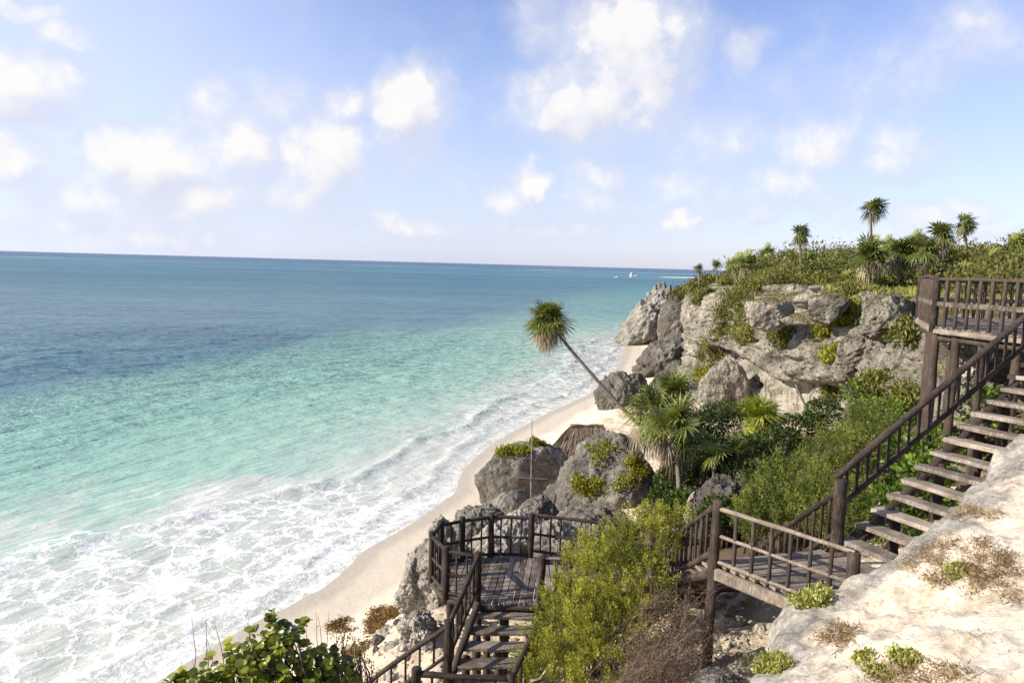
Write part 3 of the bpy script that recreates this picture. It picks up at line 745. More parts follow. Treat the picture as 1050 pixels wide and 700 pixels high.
for i in range(16):
    px = rs.uniform(690, 716); py = rs.uniform(374, 406); Yd = 11.2 * 720 / (py - 276)
    p = at(px, py, Yd); z = gz(p.x, p.y)
    s = rs.uniform(0.5, 1.3)
    rock('boulder', 'pale rubble block in the heap at the cliff foot', (p.x, p.y, z + s * 0.2), (s * 1.2, s, s * 0.8), PR, 50 + i, sub=3, cuts=10, depth=0.6, group='rubble at the cliff foot')
prock(490, 459, 584, 518, 33.5, 'broad flat-topped grey boulder nearest the waterline, greenery on top', B_, 41, 0.75, depth=0.92, rough=0.06, pit=0.09, cuts=7, sink=1.2, box=0.55, peak=0.08)
prock(566, 455, 680, 545, 27.5, 'largest grey boulder, behind the lower deck, draped with yellow green creeper', B_, 48, 0.8, depth=0.88, rough=0.09, pit=0.09, cuts=9, sink=1.4, box=0.7, peak=0.15, lean=(0.10, 0))
prock(626, 452, 662, 500, 28.2, 'tall grey hump rising at the right of the largest boulder', B_, 43, 0.9, peak=0.2, sink=0.8, rough=0.07)
prock(603, 450, 626, 482, 29.6, 'upright grey stone in front of the right half of the thatched hut', B_, 49, 0.8, peak=0.3, sink=0.5, rough=0.05)
prock(556, 486, 606, 545, 28.5, 'rock filling the gap between the two biggest boulders, coloured dark as shade', D, 51, 0.9, depth=0.8, rough=0.09, sink=1.0, box=0.8)  # dark rock colour imitates the shaded gap
prock(628, 500, 668, 550, 26.5, 'lower right shoulder of the largest boulder, its shade put into the dark colour', D, 52, 0.9, depth=0.8, rough=0.09, sink=1.0, box=0.8)  # darker rock colour paints the boulder side turned from the sun
prock(500, 500, 543, 530, 28, 'angular grey block lying below the flat-topped boulder', B_, 44, 0.9, depth=0.58, cuts=9, rough=0.04, pit=0.04)
prock(528, 512, 575, 552, 24, 'dark craggy rock between the angular block and the deck railing', D, 45, 0.9, rough=0.10, pit=0.10, sink=0.5)
prock(560, 528, 655, 572, 22.5, 'rough low grey rock behind the railing of the lower deck', B_, 46, 0.8, rough=0.10, pit=0.10, sink=0.8)
prock(484, 540, 536, 580, 19.6, 'pitted cream rock just behind the round end of the lower deck', GR, 47, 0.8, rough=0.10, pit=0.10, sink=0.6)
prock(408, 568, 446, 616, 18.4, 'honeycombed pale grey rock nearest the sand at the seaward side of the lower deck', GR, 61, 0.9, rough=0.10, pit=0.10, cuts=6, fr=1.6, sink=0.5)
prock(426, 552, 468, 612, 18.2, 'honeycombed pale grey rock against the posts of the lower deck', GR, 67, 0.8, rough=0.10, pit=0.10, cuts=6, fr=1.6, sink=0.5)
prock(434, 533, 470, 580, 19.6, 'craggy rock top showing behind the left corner of the lower deck', GR, 62, 0.9, rough=0.10, pit=0.10, cuts=6, fr=1.6, peak=0.2, sink=1.0)
prock(410, 628, 446, 656, 16.0, 'small honeycombed outcrop on the sand below the lower deck', GR, 63, 0.9, rough=0.13, pit=0.12, cuts=5, fr=1.6, sink=0.3)
prock(706, 494, 768, 545, 19.5, 'brown rock in the shade under the fan palms', D, 64, 0.9, rough=0.12, sink=0.6)
prock(700, 505, 716, 540, 18.3, 'narrow cream stone added as the sunlit edge of the shaded brown rock', PR, 65, 0.9, peak=0.5, cuts=10, depth=0.6)  # pale stone stands in for sunlight on the brown rock's edge
prock(716, 690, 758, 712, 10.6, 'grey stone at the foot of the corner post', B_, 66, 1.0, rough=0.08)
prock(759, 302, 812, 337, 43.5, 'big rounded boulder perched on the brow of the cliff', M['cliffface'], 71, 0.8, depth=0.7, rough=0.06, pit=0.05)
prock(803, 322, 842, 334, 41.5, 'flat wedge of rock beside the perched boulder', M['cliffface'], 72, 1.0, depth=0.6, rough=0.04)
prock(716, 370, 768, 430, 50, 'rounded grey slab standing out at the left foot of the cliff', M['cliffface'], 73, 0.7, depth=0.7, rough=0.05, pit=0.02)
prock(826, 296, 876, 316, 38.5, 'pale square-edged block on the cliff top left of the grassy slope', M['cliffface'], 74, 1.0, depth=0.66, rough=0.05, pit=0.02, sink=0.8)
prock(880, 304, 944, 328, 29.2, 'cracked pale rock ledge beside the upper platform', M['cliffface'], 75, 1.0, depth=0.7, rough=0.09, sink=0.8)
prock(848, 332, 902, 390, 34.0, 'slanting grey rock shoulder with tufts on the near cliff', M['cliffface'], 76, 0.8, depth=0.7, rough=0.10, lean=(0.2, 0))
prock(886, 338, 942, 425, 27.5, 'tall pale leaning rock left of the upper platform posts', M['cliffface'], 77, 0.7, depth=0.7, rough=0.09, lean=(0.15, 0), sink=0.8)
prock(972, 350, 1012, 398, 21.5, 'cream pitted rock in the gap below the upper platform', PR, 78, 0.8, rough=0.16, pit=0.2)

for i, (bx_, lab) in enumerate([((466, 520, 520, 562, 24.0), 'broken grey rock beyond the railing at the left end of the lower deck'), ((506, 528, 556, 575, 21.6), 'broken grey rock beyond the middle of the round railing'),
        ((548, 534, 602, 578, 20.8), 'mottled rock just behind the thick railing post of the lower deck'), ((592, 538, 648, 584, 20.0), 'mottled rock behind the bright bush and the boardwalk railing'), ((444, 560, 486, 600, 19.0), 'pitted rock under the seaward edge of the lower deck')]):
    prock(*bx_, lab, GR if i in (1, 4) else B_, 400 + i, 0.9, depth=0.78, rough=0.11, pit=0.10, fr=1.4, sink=0.9)
rs = np.random.RandomState(15)
for i in range(46):
    if i < 28: px, py, zz_ = rs.uniform(478, 610), rs.uniform(535, 575), 2.6
    else: px, py, zz_ = rs.uniform(385, 450), rs.uniform(600, 690), 2.4
    p = atz(px, py, zz_); z = gz(p.x, p.y); s = rs.uniform(0.18, 0.62) if i < 28 else rs.uniform(0.12, 0.36)
    rock('stone', 'loose limestone block lying on the slope about the lower deck', (p.x, p.y, z + s * 0.15), (s * rs.uniform(1, 1.7), s * 1.1, s * 0.8), GR if i % 3 else D, 300 + i, sub=4, cuts=8, depth=0.66, rough=0.10, group='loose stones about the lower deck', rz=rs.uniform(0, 3))

# ------------------------------------------------------------------ the pale rock in the right foreground
OUT = [at(800, 612, 9.4), at(835, 599, 9.5), at(870, 585, 9.6), at(905, 565, 10.0), at(960, 531, 10.6), at(1000, 493, 11.4), at(1025, 458, 12.2), at(1050, 441, 12.6), at(1120, 400, 13.4)]
LEFT = [at(792, 640, 8.6), at(772, 690, 7.6), at(742, 735, 6.8), at(700, 800, 5.9)]
INN = [at(1050, 700, 5.5), at(900, 640, 8.0), at(860, 700, 6.4), at(1050, 560, 8.4), at(960, 620, 7.4), at(950, 700, 5.9), at(1050, 490, 10.6), at(985, 560, 9.2), at(820, 660, 7.9), at(840, 630, 8.6)]
CP = np.array([tuple(p) for p in OUT + LEFT + INN] + [(1.2, 4.2, 8.6), (5, 1, 9.6), (10, 2, 9.8), (14, 8, 10.2), (2, 1, 9.9), (15, 13, 10.6)])
poly = np.array([tuple(p)[:2] for p in OUT] + [(18, 14.5), (18, -2), (0.9, -2), (0.7, 3.2)] + [tuple(p)[:2] for p in LEFT[::-1]])
def rbf_fit(C):
    A = _k(C[:, :2], C[:, :2]); n = len(C)
    A = np.block([[A, np.ones((n, 1))], [np.ones((1, n)), np.zeros((1, 1))]])
    w = np.linalg.solve(A, np.append(C[:, 2], 0)); return w
_wc = rbf_fit(CP)
def poly_sd(x, y, P):
    d = np.full(len(x), 1e9); ins = np.zeros(len(x), bool)
    for a, b in zip(P, np.roll(P, -1, 0)):
        ab = b - a; t = np.clip(((x - a[0]) * ab[0] + (y - a[1]) * ab[1]) / (ab @ ab), 0, 1)
        d = np.minimum(d, np.hypot(x - a[0] - t * ab[0], y - a[1] - t * ab[1]))
        c = ((a[1] > y) != (b[1] > y)) & (x < (b[0] - a[0]) * (y - a[1]) / (b[1] - a[1] + 1e-12) + a[0]); ins ^= c
    return np.where(ins, -d, d)
def outcrop_z(x, y):
    P = np.stack([x, y], 1)
    z = np.concatenate([_k(P[i:i + 20000], CP[:, :2]) @ _wc[:-1] + _wc[-1] for i in range(0, len(P), 20000)])
    Q = np.stack([x, y, 0 * x], 1)
    sd = poly_sd(x, y, poly) + 0.10 * fbm(Q * 1.1, 3) + 0.05 * fbm(Q * 3.5, 3)
    z = z + 0.13 * fbm(Q * 0.7, 4, 0.55) + 0.05 * fbm(Q * 2.6, 4, 0.6) + 0.035 * fbm(Q * 7, 4, 0.65) - 0.05 * np.maximum(0, ridged(Q * 1.9, 3) - 0.35)
    edge = smooth(sd, -0.55, 0.05)
    return z - 0.20 * edge * (0.6 + 0.6 * fbm(Q * 2.0, 3)) - 6.0 * smooth(sd, -0.02, 0.55)
oy = np.arange(-1.5, 14.2, 0.07); ox = np.arange(0.3, 14.5, 0.07)
X, Y = np.meshgrid(ox, oy); X = X.ravel(); Y = Y.ravel(); Zo = outcrop_z(X, Y)
def outcrop_mat():
    m, g, out = material('pale sandy limestone')
    P = g.new('ShaderNodeNewGeometry').outputs['Position']
    sd = g.attr('rim')
    n = g.noise(P, 1.5, 8, 0.68); f = g.noise(P, 11, 7, 0.72); b = g.noise(P, 0.5, 5)
    col = g.ramp(g.math('ADD', g.math('MULTIPLY', n, 0.55), g.math('MULTIPLY', f, 0.45)), [(0.38, (0.36, 0.295, 0.21)), (0.46, (0.53, 0.455, 0.35)), (0.55, (0.63, 0.56, 0.45)), (0.68, (0.73, 0.67, 0.57))])
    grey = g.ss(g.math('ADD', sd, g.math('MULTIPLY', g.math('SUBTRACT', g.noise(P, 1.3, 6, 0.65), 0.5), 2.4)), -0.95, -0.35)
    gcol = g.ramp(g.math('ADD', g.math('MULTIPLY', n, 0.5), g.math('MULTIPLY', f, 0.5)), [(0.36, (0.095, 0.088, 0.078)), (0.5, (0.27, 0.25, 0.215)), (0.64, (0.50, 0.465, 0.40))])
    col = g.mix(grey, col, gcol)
    soil = g.math('MULTIPLY', g.ss(g.noise(P, 0.9, 7, 0.75), 0.57, 0.64), 0.65)
    col = g.mix(soil, col, (0.36, 0.28, 0.18))
    v = g.voro(P, 16); v2 = g.voro(g.vmath('ADD', P, g.vmath('SCALE', g.noise(P, 3, 3, col=True), scale=0.3)), 5.0)
    speck = g.math('MULTIPLY', g.ss(v, 0.17, 0.08), g.ss(g.noise(P, 2.2, 3), 0.42, 0.55))
    col = g.mix(g.math('MULTIPLY', speck, 0.95), col, (0.10, 0.075, 0.055))
    col = g.mix(g.math('MULTIPLY', g.ss(v2, 0.14, 0.0), 0.5), col, (0.22, 0.17, 0.12))
    h = g.math('ADD', n, g.math('ADD', g.math('MULTIPLY', f, 0.5), g.math('MULTIPLY', g.ss(v2, 0.0, 0.4), 0.25)))
    principled(g, out, col, 0.95, 0.1, g.bump(h, 1.0, 0.07))
    return m
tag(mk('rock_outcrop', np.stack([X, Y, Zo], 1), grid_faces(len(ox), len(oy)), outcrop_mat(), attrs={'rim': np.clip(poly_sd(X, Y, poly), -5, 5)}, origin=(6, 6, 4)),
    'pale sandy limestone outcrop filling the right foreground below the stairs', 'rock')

# ------------------------------------------------------------------ wood: logs, beams, rails
_seed = [0]
def _frame(d):
    d = d / np.linalg.norm(d)
    a = np.array([0, 0, 1.0]) if abs(d[2]) < 0.9 else np.array([1.0, 0, 0])
    u = np.cross(d, a); u /= np.linalg.norm(u); return d, u, np.cross(u, d)
def log(p0, p1, r0, r1=None, n=8, wob=0.07, step=0.22, bow=0.0):
    """A slightly crooked log between two points."""
    _seed[0] += 1; rs = np.random.RandomState(_seed[0])
    p0 = np.array(p0, float); p1 = np.array(p1, float); r1 = r0 if r1 is None else r1
    L = np.linalg.norm(p1 - p0); d, u, w = _frame(p1 - p0)
    k = max(2, int(L / step) + 1); ts = np.linspace(0, 1, k)
    V = []
    a = np.arange(n) * 2 * np.pi / n + rs.uniform(0, 1)
    lob = 1 + 0.08 * np.sin(2 * a + rs.uniform(0, 6)) + 0.05 * np.sin(3 * a + rs.uniform(0, 6))
    bend = rs.normal(size=2) * bow * L
    ts2 = np.concatenate([[0], ts, [1]])
    for i, t in enumerate(ts2):
        r = (r0 + (r1 - r0) * t) * (1 + wob * rs.normal())
        if i == 0 or i == len(ts2) - 1: r *= 0.82
        c = p0 + (p1 - p0) * t + (u * bend[0] + w * bend[1]) * math.sin(math.pi * t)
        if i == 0: c = c - d * 0.012
        if i == len(ts2) - 1: c = c + d * 0.012
        if 0 < t < 1: c = c + (u * rs.normal() + w * rs.normal()) * r0 * wob
        rr = r * lob * (1 + 0.04 * rs.normal(size=n))
        V.append(c + np.outer(np.cos(a) * rr, u) + np.outer(np.sin(a) * rr, w))
    V = np.concatenate(V); k = len(ts2)
    F = [[i * n + j, i * n + (j + 1) % n, (i + 1) * n + (j + 1) % n, (i + 1) * n + j] for i in range(k - 1) for j in range(n)]
    F += [list(range(n))[::-1], [(k - 1) * n + j for j in range(n)]]
    return V, F
def beam(p0, p1, w, h, up=(0, 0, 1), wob=0.02, ch=0.18):
    """A sawn board with worn edges; w across, h along up."""
    _seed[0] += 1; rs = np.random.RandomState(_seed[0])
    p0 = np.array(p0, float); p1 = np.array(p1, float); d = (p1 - p0); L = np.linalg.norm(d); d = d / L
    up = np.array(up, float); s = np.cross(d, up); s /= np.linalg.norm(s); u = np.cross(s, d)
    c = min(w, h) * ch
    prof = [(-w / 2 + c, -h / 2), (w / 2 - c, -h / 2), (w / 2, -h / 2 + c), (w / 2, h / 2 - c), (w / 2 - c, h / 2), (-w / 2 + c, h / 2), (-w / 2, h / 2 - c), (-w / 2, -h / 2 + c)]
    k = max(2, int(L / 0.3) + 1); V = []
    for t in np.linspace(0, 1, k):
        e = 1 + wob * rs.normal(); dx = rs.normal() * w * wob * 1.5
        for a, b in prof: V.append(p0 + d * L * t + s * (a * e + dx + rs.normal() * c * 0.25) + u * (b + rs.normal() * c * 0.25))
    F = [[i * 8 + j, i * 8 + (j + 1) % 8, (i + 1) * 8 + (j + 1) % 8, (i + 1) * 8 + j] for i in range(k - 1) for j in range(8)]
    F += [list(range(8))[::-1], [(k - 1) * 8 + j for j in range(8)]]
    return np.array(V), F
def piece(name, root, geo, mat, tone=None):
    rs = np.random.RandomState(_seed[0] + 991)
    b = MB(); b.add(geo[0], geo[1], rs.uniform(0.2, 0.8) if tone is None else tone)
    return b.build(name, mat, root, smooth_=False if len(geo[0]) % 8 == 0 and mat is not M['wood'] else True)
W_, PL, TR = M['wood'], M['plank'], M['tread']
def v3(p): return np.array(p, float)
def rail_run(root, pts, h=1.0, top_r=0.055, mids=(0.5,), low=0.08, gap=0.24, bal_r=0.032, post_r=0.085, posts=None, post_h=0.10, tone=None, flat_mid=False, bal_low=None, rail_mat=None):
    RM = rail_mat or W_
    """Posts at the points, a handrail, lower rails and balusters between them."""
    pts = [v3(p) for p in pts]
    for i, p in enumerate(pts):
        if posts is None or i in posts:
            piece('post', root, log(p - (0, 0, 0.15), p + (0, 0, h + post_h), post_r * 1.05, post_r, 9, 0.05), W_, 0.35)
    for a, b in zip(pts[:-1], pts[1:]):
        up = v3((0, 0, h))
        piece('handrail', root, log(a + up, b + up, top_r, top_r * 0.92, 9, 0.08, 0.3, 0.006), RM, tone)
        for f in mids:
            z = v3((0, 0, h * f))
            if flat_mid: piece('middle_rail', root, beam(a + z, b + z, 0.07, 0.13), PL)
            else: piece('middle_rail', root, log(a + z, b + z, top_r * 0.75, None, 7, 0.08, 0.3), RM, tone)
        if low is not None:
            z = v3((0, 0, low)); piece('bottom_rail', root, log(a + z, b + z, top_r * 0.85, None, 7, 0.08, 0.3), RM, tone)
        L = np.linalg.norm((b - a)[:2]); n = max(1, int(round(L / gap)))
        for j in range(1, n):
            q = a + (b - a) * (j / n)
            zl = (low if low is not None else 0.0) if bal_low is None else bal_low
            piece('baluster', root, log(q + (0, 0, zl), q + (0, 0, h - 0.01), bal_r, None, 6, 0.06, 0.4), W_, tone)
def deck(root, poly2, z, direction, width=0.145, mat=None, th=0.05):
    """One part: a floor of boards cut to a convex outline."""
    P = np.array(poly2, float); d = v3((*direction, 0))[:2]; d = d / np.linalg.norm(d); s = np.array([-d[1], d[0]])
    lo, hi = (P @ s).min(), (P @ s).max(); b = MB(); rs = np.random.RandomState(int(abs(z) * 100))
    t = lo + width / 2
    while t < hi:
        xs = []
        for a, c in zip(P, np.roll(P, -1, 0)):
            u, w = a @ s - t, c @ s - t
            if u * w < 0: q = a + (c - a) * (u / (u - w)); xs.append(q @ d)
        if len(xs) >= 2 and max(xs) - min(xs) > 0.12:
            a = s * t + d * (min(xs) - rs.uniform(0, 0.03)); c = s * t + d * (max(xs) + rs.uniform(0, 0.03))
            zz = z - th / 2 + rs.uniform(-0.006, 0.006)
            V, F = beam((*a, zz), (*c, zz), width - 0.014, th, wob=0.01); b.add(V, F, rs.uniform(0.05, 0.95))
        t += width
    return b.build('deck_boards', mat or PL, root, smooth_=False)
def ground_post(root, x, y, z1, r=0.085, name='support_post', tone=0.4):
    z0 = min(gz(x, y), z1 - 0.3) - 0.3
    piece(name, root, log((x, y, z0), (x, y, z1), r * 1.1, r, 9, 0.05), W_, tone)

ZL, ZM, ZU = 4.80, 7.00, 10.70
def foot(px, py, ztop, h):
    """Base of an upright whose top is seen at a pixel and stands at height ztop."""
    p = atz(px, py, ztop); return v3((p.x, p.y, ztop - h))
# lower round-ended deck
PD = [tuple(foot(px, py, ZL + 1.1, 1.1)[:2]) for px, py in [(490, 566), (458, 560), (443, 545), (452, 534), (474, 530), (504, 526), (545, 527)]]
FR = foot(556, 571, ZL + 1.1, 1.1)                               # post at the right of the stair head
yf = PD[0][1]; xr = FR[0]
t = empty('viewing_deck', (-0.4, 16.0, ZL), 'lower round-ended wooden deck of grey boards above the beach, striped with railing shadows', 'deck')
deck(t, PD + [(xr + 0.12, PD[6][1]), (xr + 0.12, yf - 0.02)], ZL, (0.10, 1.0))
rail_run(t, [(x, y, ZL) for x, y in PD], 1.0, 0.046, (0.5,), 0.06, 0.24, 0.022, 0.075)
piece('edge_beam', t, log((PD[0][0] - 0.05, yf - 0.04, ZL - 0.11), (xr + 0.1, yf - 0.04, ZL - 0.11), 0.065), W_, 0.6)
for a, b in zip(PD[:-1], PD[1:]): piece('edge_beam', t, log((*a, ZL - 0.12), (*b, ZL - 0.12), 0.055), W_, 0.8)
for x, y in [(PD[0][0] + 0.02, yf + 0.03), (PD[1][0] + 0.1, PD[1][1] + 0.2), (PD[4][0], PD[4][1] - 0.1), (PD[6][0], PD[6][1] - 0.2), (xr - 0.05, yf + 0.1), (0.0, yf + 0.2)]: ground_post(t, x, y, ZL - 0.06, 0.09, tone=0.7)
# walkway from the deck to the middle stairs
t = empty('boardwalk', (2.6, 15.6, ZL), 'short wooden boardwalk running from the lower deck behind the yellow green bush', 'boardwalk')
wf = [foot(545, 527, ZL + 1, 1.0), foot(617, 536, ZL + 1, 1.0), foot(670, 540, ZL + 1, 1.0), foot(722, 537, ZL + 1, 1.0)]
nb = [FR, foot(601, 576, ZL + 1, 1.0), foot(672, 562, ZL + 0.95, 0.95)]
ye = nb[2][1]
deck(t, [(xr + 0.14, yf), (nb[1][0], nb[1][1]), (5.4, ye), (5.4, wf[3][1]), (wf[1][0], wf[1][1]), (xr + 0.14, wf[0][1])], ZL, (0.0, 1.0))
rail_run(t, wf, 1.0, 0.046, (0.5,), 0.06, 0.24, 0.022, 0.075, posts=(1, 2, 3))
rail_run(t, nb, 1.0, 0.055, (), 0.06, 0.3, 0.028, 0.085, posts=(0, 1))
for x, y in [(1.9, wf[1][1] - 0.2), (3.2, 16.0), (4.4, 16.0), (2, nb[1][1] + 0.2)]: ground_post(t, x, y, ZL - 0.06, 0.09)
# lower stairs from the deck towards the beach
t = empty('staircase', (-0.4, 13.4, 3.8), 'wooden stairs going down from the front of the lower deck to a small landing', 'stairs')
LT = [((487, 630), (550, 632)), ((481, 646), (546, 648)), ((475, 663), (538, 664)), ((468, 681), (532, 681)), ((462, 699), (525, 699))]
for k, (a, b) in enumerate(LT):
    z = ZL - 0.17 * (k + 1) - 0.01
    A = v3(atz(*a, z)); Bq = v3(atz(*b, z))
    piece('tread', t, beam(A + (0.0, 0.10, -0.03), Bq + (0.0, 0.10, -0.03), 0.34, 0.06), PL, [0.7, 0.5, 0.8, 0.4, 0.6][k])
sl = [v3(atz(484, 634, ZL - 0.18)), v3(atz(458, 703, ZL - 0.90))]; sr = [v3(atz(552, 634, ZL - 0.18)), v3(atz(526, 703, ZL - 0.90))]
up_ = (sl[0] - sl[1]) * 0.25
piece('stringer', t, log(sl[0] + up_, sl[1] + (0, 0, -0.05), 0.075), W_, 0.75); piece('stringer', t, log(sr[0] + up_ - (0, 0, 0.12), sr[1] + (0, 0, -0.15), 0.075), W_, 0.5)
P2 = foot(460, 636, ZL + 0.42, 1.1)
rail_run(t, [v3((*PD[0], ZL)), P2], 1.0, 0.056, (), 0.32, 0.26, 0.024, 0.08, posts=(1,))
lz_ = ZL - 1.02
N0, N1 = foot(427, 685, lz_ + 1.04, 1.04), foot(524, 697, lz_ + 0.92, 0.92)
rail_run(t, [FR, foot(549, 646, ZL + 0.12, 0.92), N1], 0.92, 0.056, (), 0.2, 0.28, 0.026, 0.075, posts=(2,))
deck(t, [(P2[0] - 0.1, N0[1] - 0.03), (N1[0] + 0.05, N1[1] - 0.03), (N1[0] + 0.05, sr[1][1]), (P2[0] - 0.1, sl[1][1])], lz_ - 0.03, (1.0, 0.0))
rail_run(t, [N0, N1], 0.94, 0.056, (), 0.2, 0.26, 0.026, 0.095, posts=(0,))
for px, py, dz in [(500, 640, 0.3), (478, 668, 0.6), (512, 655, 0.55), (460, 695, 0.9), (520, 695, 0.95)]:
    q_ = atz(px, py, ZL - dz); ground_post(t, q_.x, q_.y, ZL - dz - 0.1, 0.08, tone=0.8)
# last flight, turning left to the sand
t = empty('beach_stairs', (-2.4, 12.6, 2.8), 'last flight of wooden steps with thin log rails leading left down to the sand', 'stairs')
S1t = at(376, 702, P2[1] - 0.1)
S0, S1 = P2 + (0, 0, 0.0), v3((S1t.x, S1t.y, S1t.z - 1.0)); dS = S1 - S0; S1 = S0 + dS * 1.4
rail_run(t, [S0, S1], 1.0, 0.046, (), 0.42, 0.28, 0.022, 0.065, posts=(1,))
S2 = N0 + (0, 0, -0.05); S3 = S2 + dS * 1.1
rail_run(t, [S2, S3], 0.95, 0.046, (), 0.35, 0.28, 0.022, 0.065, posts=(1,))
for k in range(7):
    c_ = S0 + dS * (0.08 + 0.17 * k); z = lz_ - 0.08 - 0.19 * k
    piece('tread', t, beam((c_[0] - 0.2, N0[1] + 0.02, z), (c_[0] - 0.2, P2[1] - 0.05, z), 0.32, 0.06), PL)
for y_ in (N0[1], P2[1]): piece('stringer', t, log((S0[0] - 0.1, y_, lz_ - 0.15), (S1[0], y_, lz_ - 1.75), 0.075), W_)
# middle landing
t = empty('landing', (4.4, 11.6, ZM), 'middle wooden landing beside the pale rock, with a sunlit thin railing along its near side', 'landing')
A = v3(atz(731, 577, ZM)); E = foot(876, 566, ZM + 0.98, 0.98); Bp = v3(atz(857, 564, ZM))
G_ = E + (Bp - A) * 0.75
deck(t, [tuple(A[:2] + (0.0, 0.06)), tuple(E[:2]), tuple(G_[:2]), tuple(Bp[:2])], ZM, tuple((Bp - A)[:2]), 0.17, PL)
piece('corner_post', t, log((A[0] - 0.02, A[1], gz(A[0], A[1]) - 0.4), (A[0] + 0.03, A[1], ZM + 1.10), 0.10, 0.092, 10, 0.05), W_, 0.7)
piece('end_post', t, log(E - (0, 0, 0.3), E + (0, 0, 0.98), 0.085, 0.08, 9, 0.05), W_, 0.6)
piece('tall_post', t, log(Bp - (0, 0, 1.2), Bp + (0, 0, 1.30), 0.115, 0.11, 11, 0.04), W_, 0.55)
rail_run(t, [A + (0.05, -0.05, 0), E], 0.98, 0.042, (0.52,), 0.05, 0.33, 0.036, 0.09, posts=(), tone=0.85, rail_mat=PL)  # paler plank colour and tone stand in for sun on the rails
dn = (E - A) / np.linalg.norm(E - A)
piece('edge_beam', t, beam(A + dn * 0.05 + (0, -0.05, -0.16), E + (0, -0.05, -0.16), 0.10, 0.20), PL, 0.7)
piece('edge_beam', t, log(A + (0.1, 0.15, -0.18), Bp + (0, -0.1, -0.18), 0.09), W_, 0.4)
for f_, g_ in [(0.62, 0.1), (0.6, 0.6), (0.05, 0.95)]:
    q_ = A + (E - A) * f_ + (Bp - A) * g_; ground_post(t, q_[0], q_[1], ZM - 0.1, 0.09)
# middle stairs, behind the landing down to the boardwalk
t = empty('middle_stairs', (4.3, 13.6, 5.8), 'shaded wooden stairs dropping behind the middle landing to the boardwalk', 'stairs')
ML, MR = nb[2] + (0, 0, 0.0), foot(782, 553, ZL + 1.15, 1.15)
for k in range(10):
    f = (k + 0.7) / 10.5; z = ZM - 0.22 * (k + 1) + 0.02
    pa = A + (ML - A) * f; pb_ = Bp + (MR - Bp) * f
    piece('tread', t, beam((pa[0], pa[1] + 0.1, z), (pb_[0], pb_[1] + 0.1, z), 0.30, 0.06), PL)
for a_, b_ in ((A, ML), (Bp, MR)): piece('stringer', t, log(a_ + (-0.04, 0.1, -0.25), b_ + (-0.04, 0.1, -0.08), 0.085), W_, 0.95)
rail_run(t, [A + (-0.02, 0.08, 0.0), ML], 0.95, 0.06, (), 0.12, 0.27, 0.032, 0.08, posts=(1,), tone=0.75)
rail_run(t, [Bp + (0.0, 0.05, 0.1), MR], 0.98, 0.06, (), 0.2, 0.27, 0.032, 0.08, posts=(1,), tone=0.5)
for f in (0.5, 0.55):
    q_ = (A + (ML - A) * f) if f == 0.5 else (Bp + (MR - Bp) * f); ground_post(t, q_[0], q_[1], q_[2] - 0.3, 0.09)
# upper stairs
t = empty('upper_stairs', (8.5, 13.5, 7.6), 'long open wooden staircase of pale treads climbing right to the upper platform', 'stairs')
L0 = v3(atz(863, 552, 7.22)); LD = (v3(atz(1035, 384, 10.0)) - L0) / 12.0
run = LD.copy(); run[2] = 0; run /= np.linalg.norm(run); perp = v3((run[1], -run[0], 0)); rl = float(np.linalg.norm(LD[:2]))
for k in range(17):
    p = L0 + LD * k
    piece('tread', t, beam(p + perp * -0.02 - (0, 0, 0.045) + run * 0.14, p + perp * 1.62 - (0, 0, 0.045) + run * 0.14, 0.34, 0.085, wob=0.025), TR, 0.55 + 0.3 * ((k * 7) % 5 - 2) / 2)
piece('stringer', t, log(L0 + perp * 0.14 - LD * 0.9 - (0, 0, 0.21), L0 + LD * 16.6 + perp * 0.14 - (0, 0, 0.21), 0.085), W_, 0.6)
piece('stringer', t, log(L0 + perp * 1.45 - LD * 0.9 - (0, 0, 0.21), L0 + LD * 16.6 + perp * 1.45 - (0, 0, 0.21), 0.085), W_, 0.6)
for k in range(16):                       # short blocks that carry the treads
    p = L0 + LD * k + perp * 0.14 + run * 0.15
    piece('bracket', t, beam(p - (0, 0, 0.09), p - (0, 0, 0.24), 0.15, 0.22, up=run), PL, 0.5)
R0 = v3(atz(858, 489, 8.16)) - (0, 0, 0.96); R1 = v3(at(1050, 326, (L0 + LD * 13.1)[1])) - (0, 0, 0.96); R1 = R0 + (R1 - R0) * 1.22
rail_run(t, [R0, v3(R1)], 0.96, 0.066, (), 0.30, 0.25, 0.030, 0.1, posts=(1,), tone=0.6, bal_low=0.30)
for k, q in ((3, 0.2), (3, 1.4), (6, 0.2), (6.4, 1.4), (9, 0.2), (9.5, 1.4), (11, 0.2), (12, 1.4), (14, 0.2), (14, 1.4)):
    p = L0 + LD * k + perp * q; ground_post(t, p[0], p[1], p[2] - 0.2, 0.085, tone=0.7)
# upper platform
t = empty('upper_platform', (13, 19, ZU), 'high wooden platform on log posts with a thick-balustered railing at the cliff edge', 'platform')
pa_ = atz(957, 334.5, ZU); pb2 = atz(941, 325, ZU); pc_ = atz(1026, 342, ZU)
PU = [tuple(v3(pa_)[:2] + (v3(pc_) - v3(pa_))[:2] * 1.5), tuple(v3(pa_)[:2]), tuple(v3(pb2)[:2]), (17.0, 22.8), (17.8, 17.0)]
deck(t, PU, ZU, (1.0, 0.25), 0.17)
rail_run(t, [(*PU[0], ZU), (*PU[1], ZU)], 1.22, 0.055, (0.48,), None, 0.31, 0.046, 0.08, flat_mid=True, tone=0.95)
rail_run(t, [(*PU[1], ZU), (*PU[2], ZU)], 1.22, 0.055, (0.48,), None, 0.36, 0.040, 0.08, posts=(1,), flat_mid=True, tone=0.95)
rail_run(t, [(*PU[2], ZU), (*PU[3], ZU)], 1.16, 0.055, (0.48,), None, 0.34, 0.05, 0.08, posts=(1,), flat_mid=True, tone=0.8)
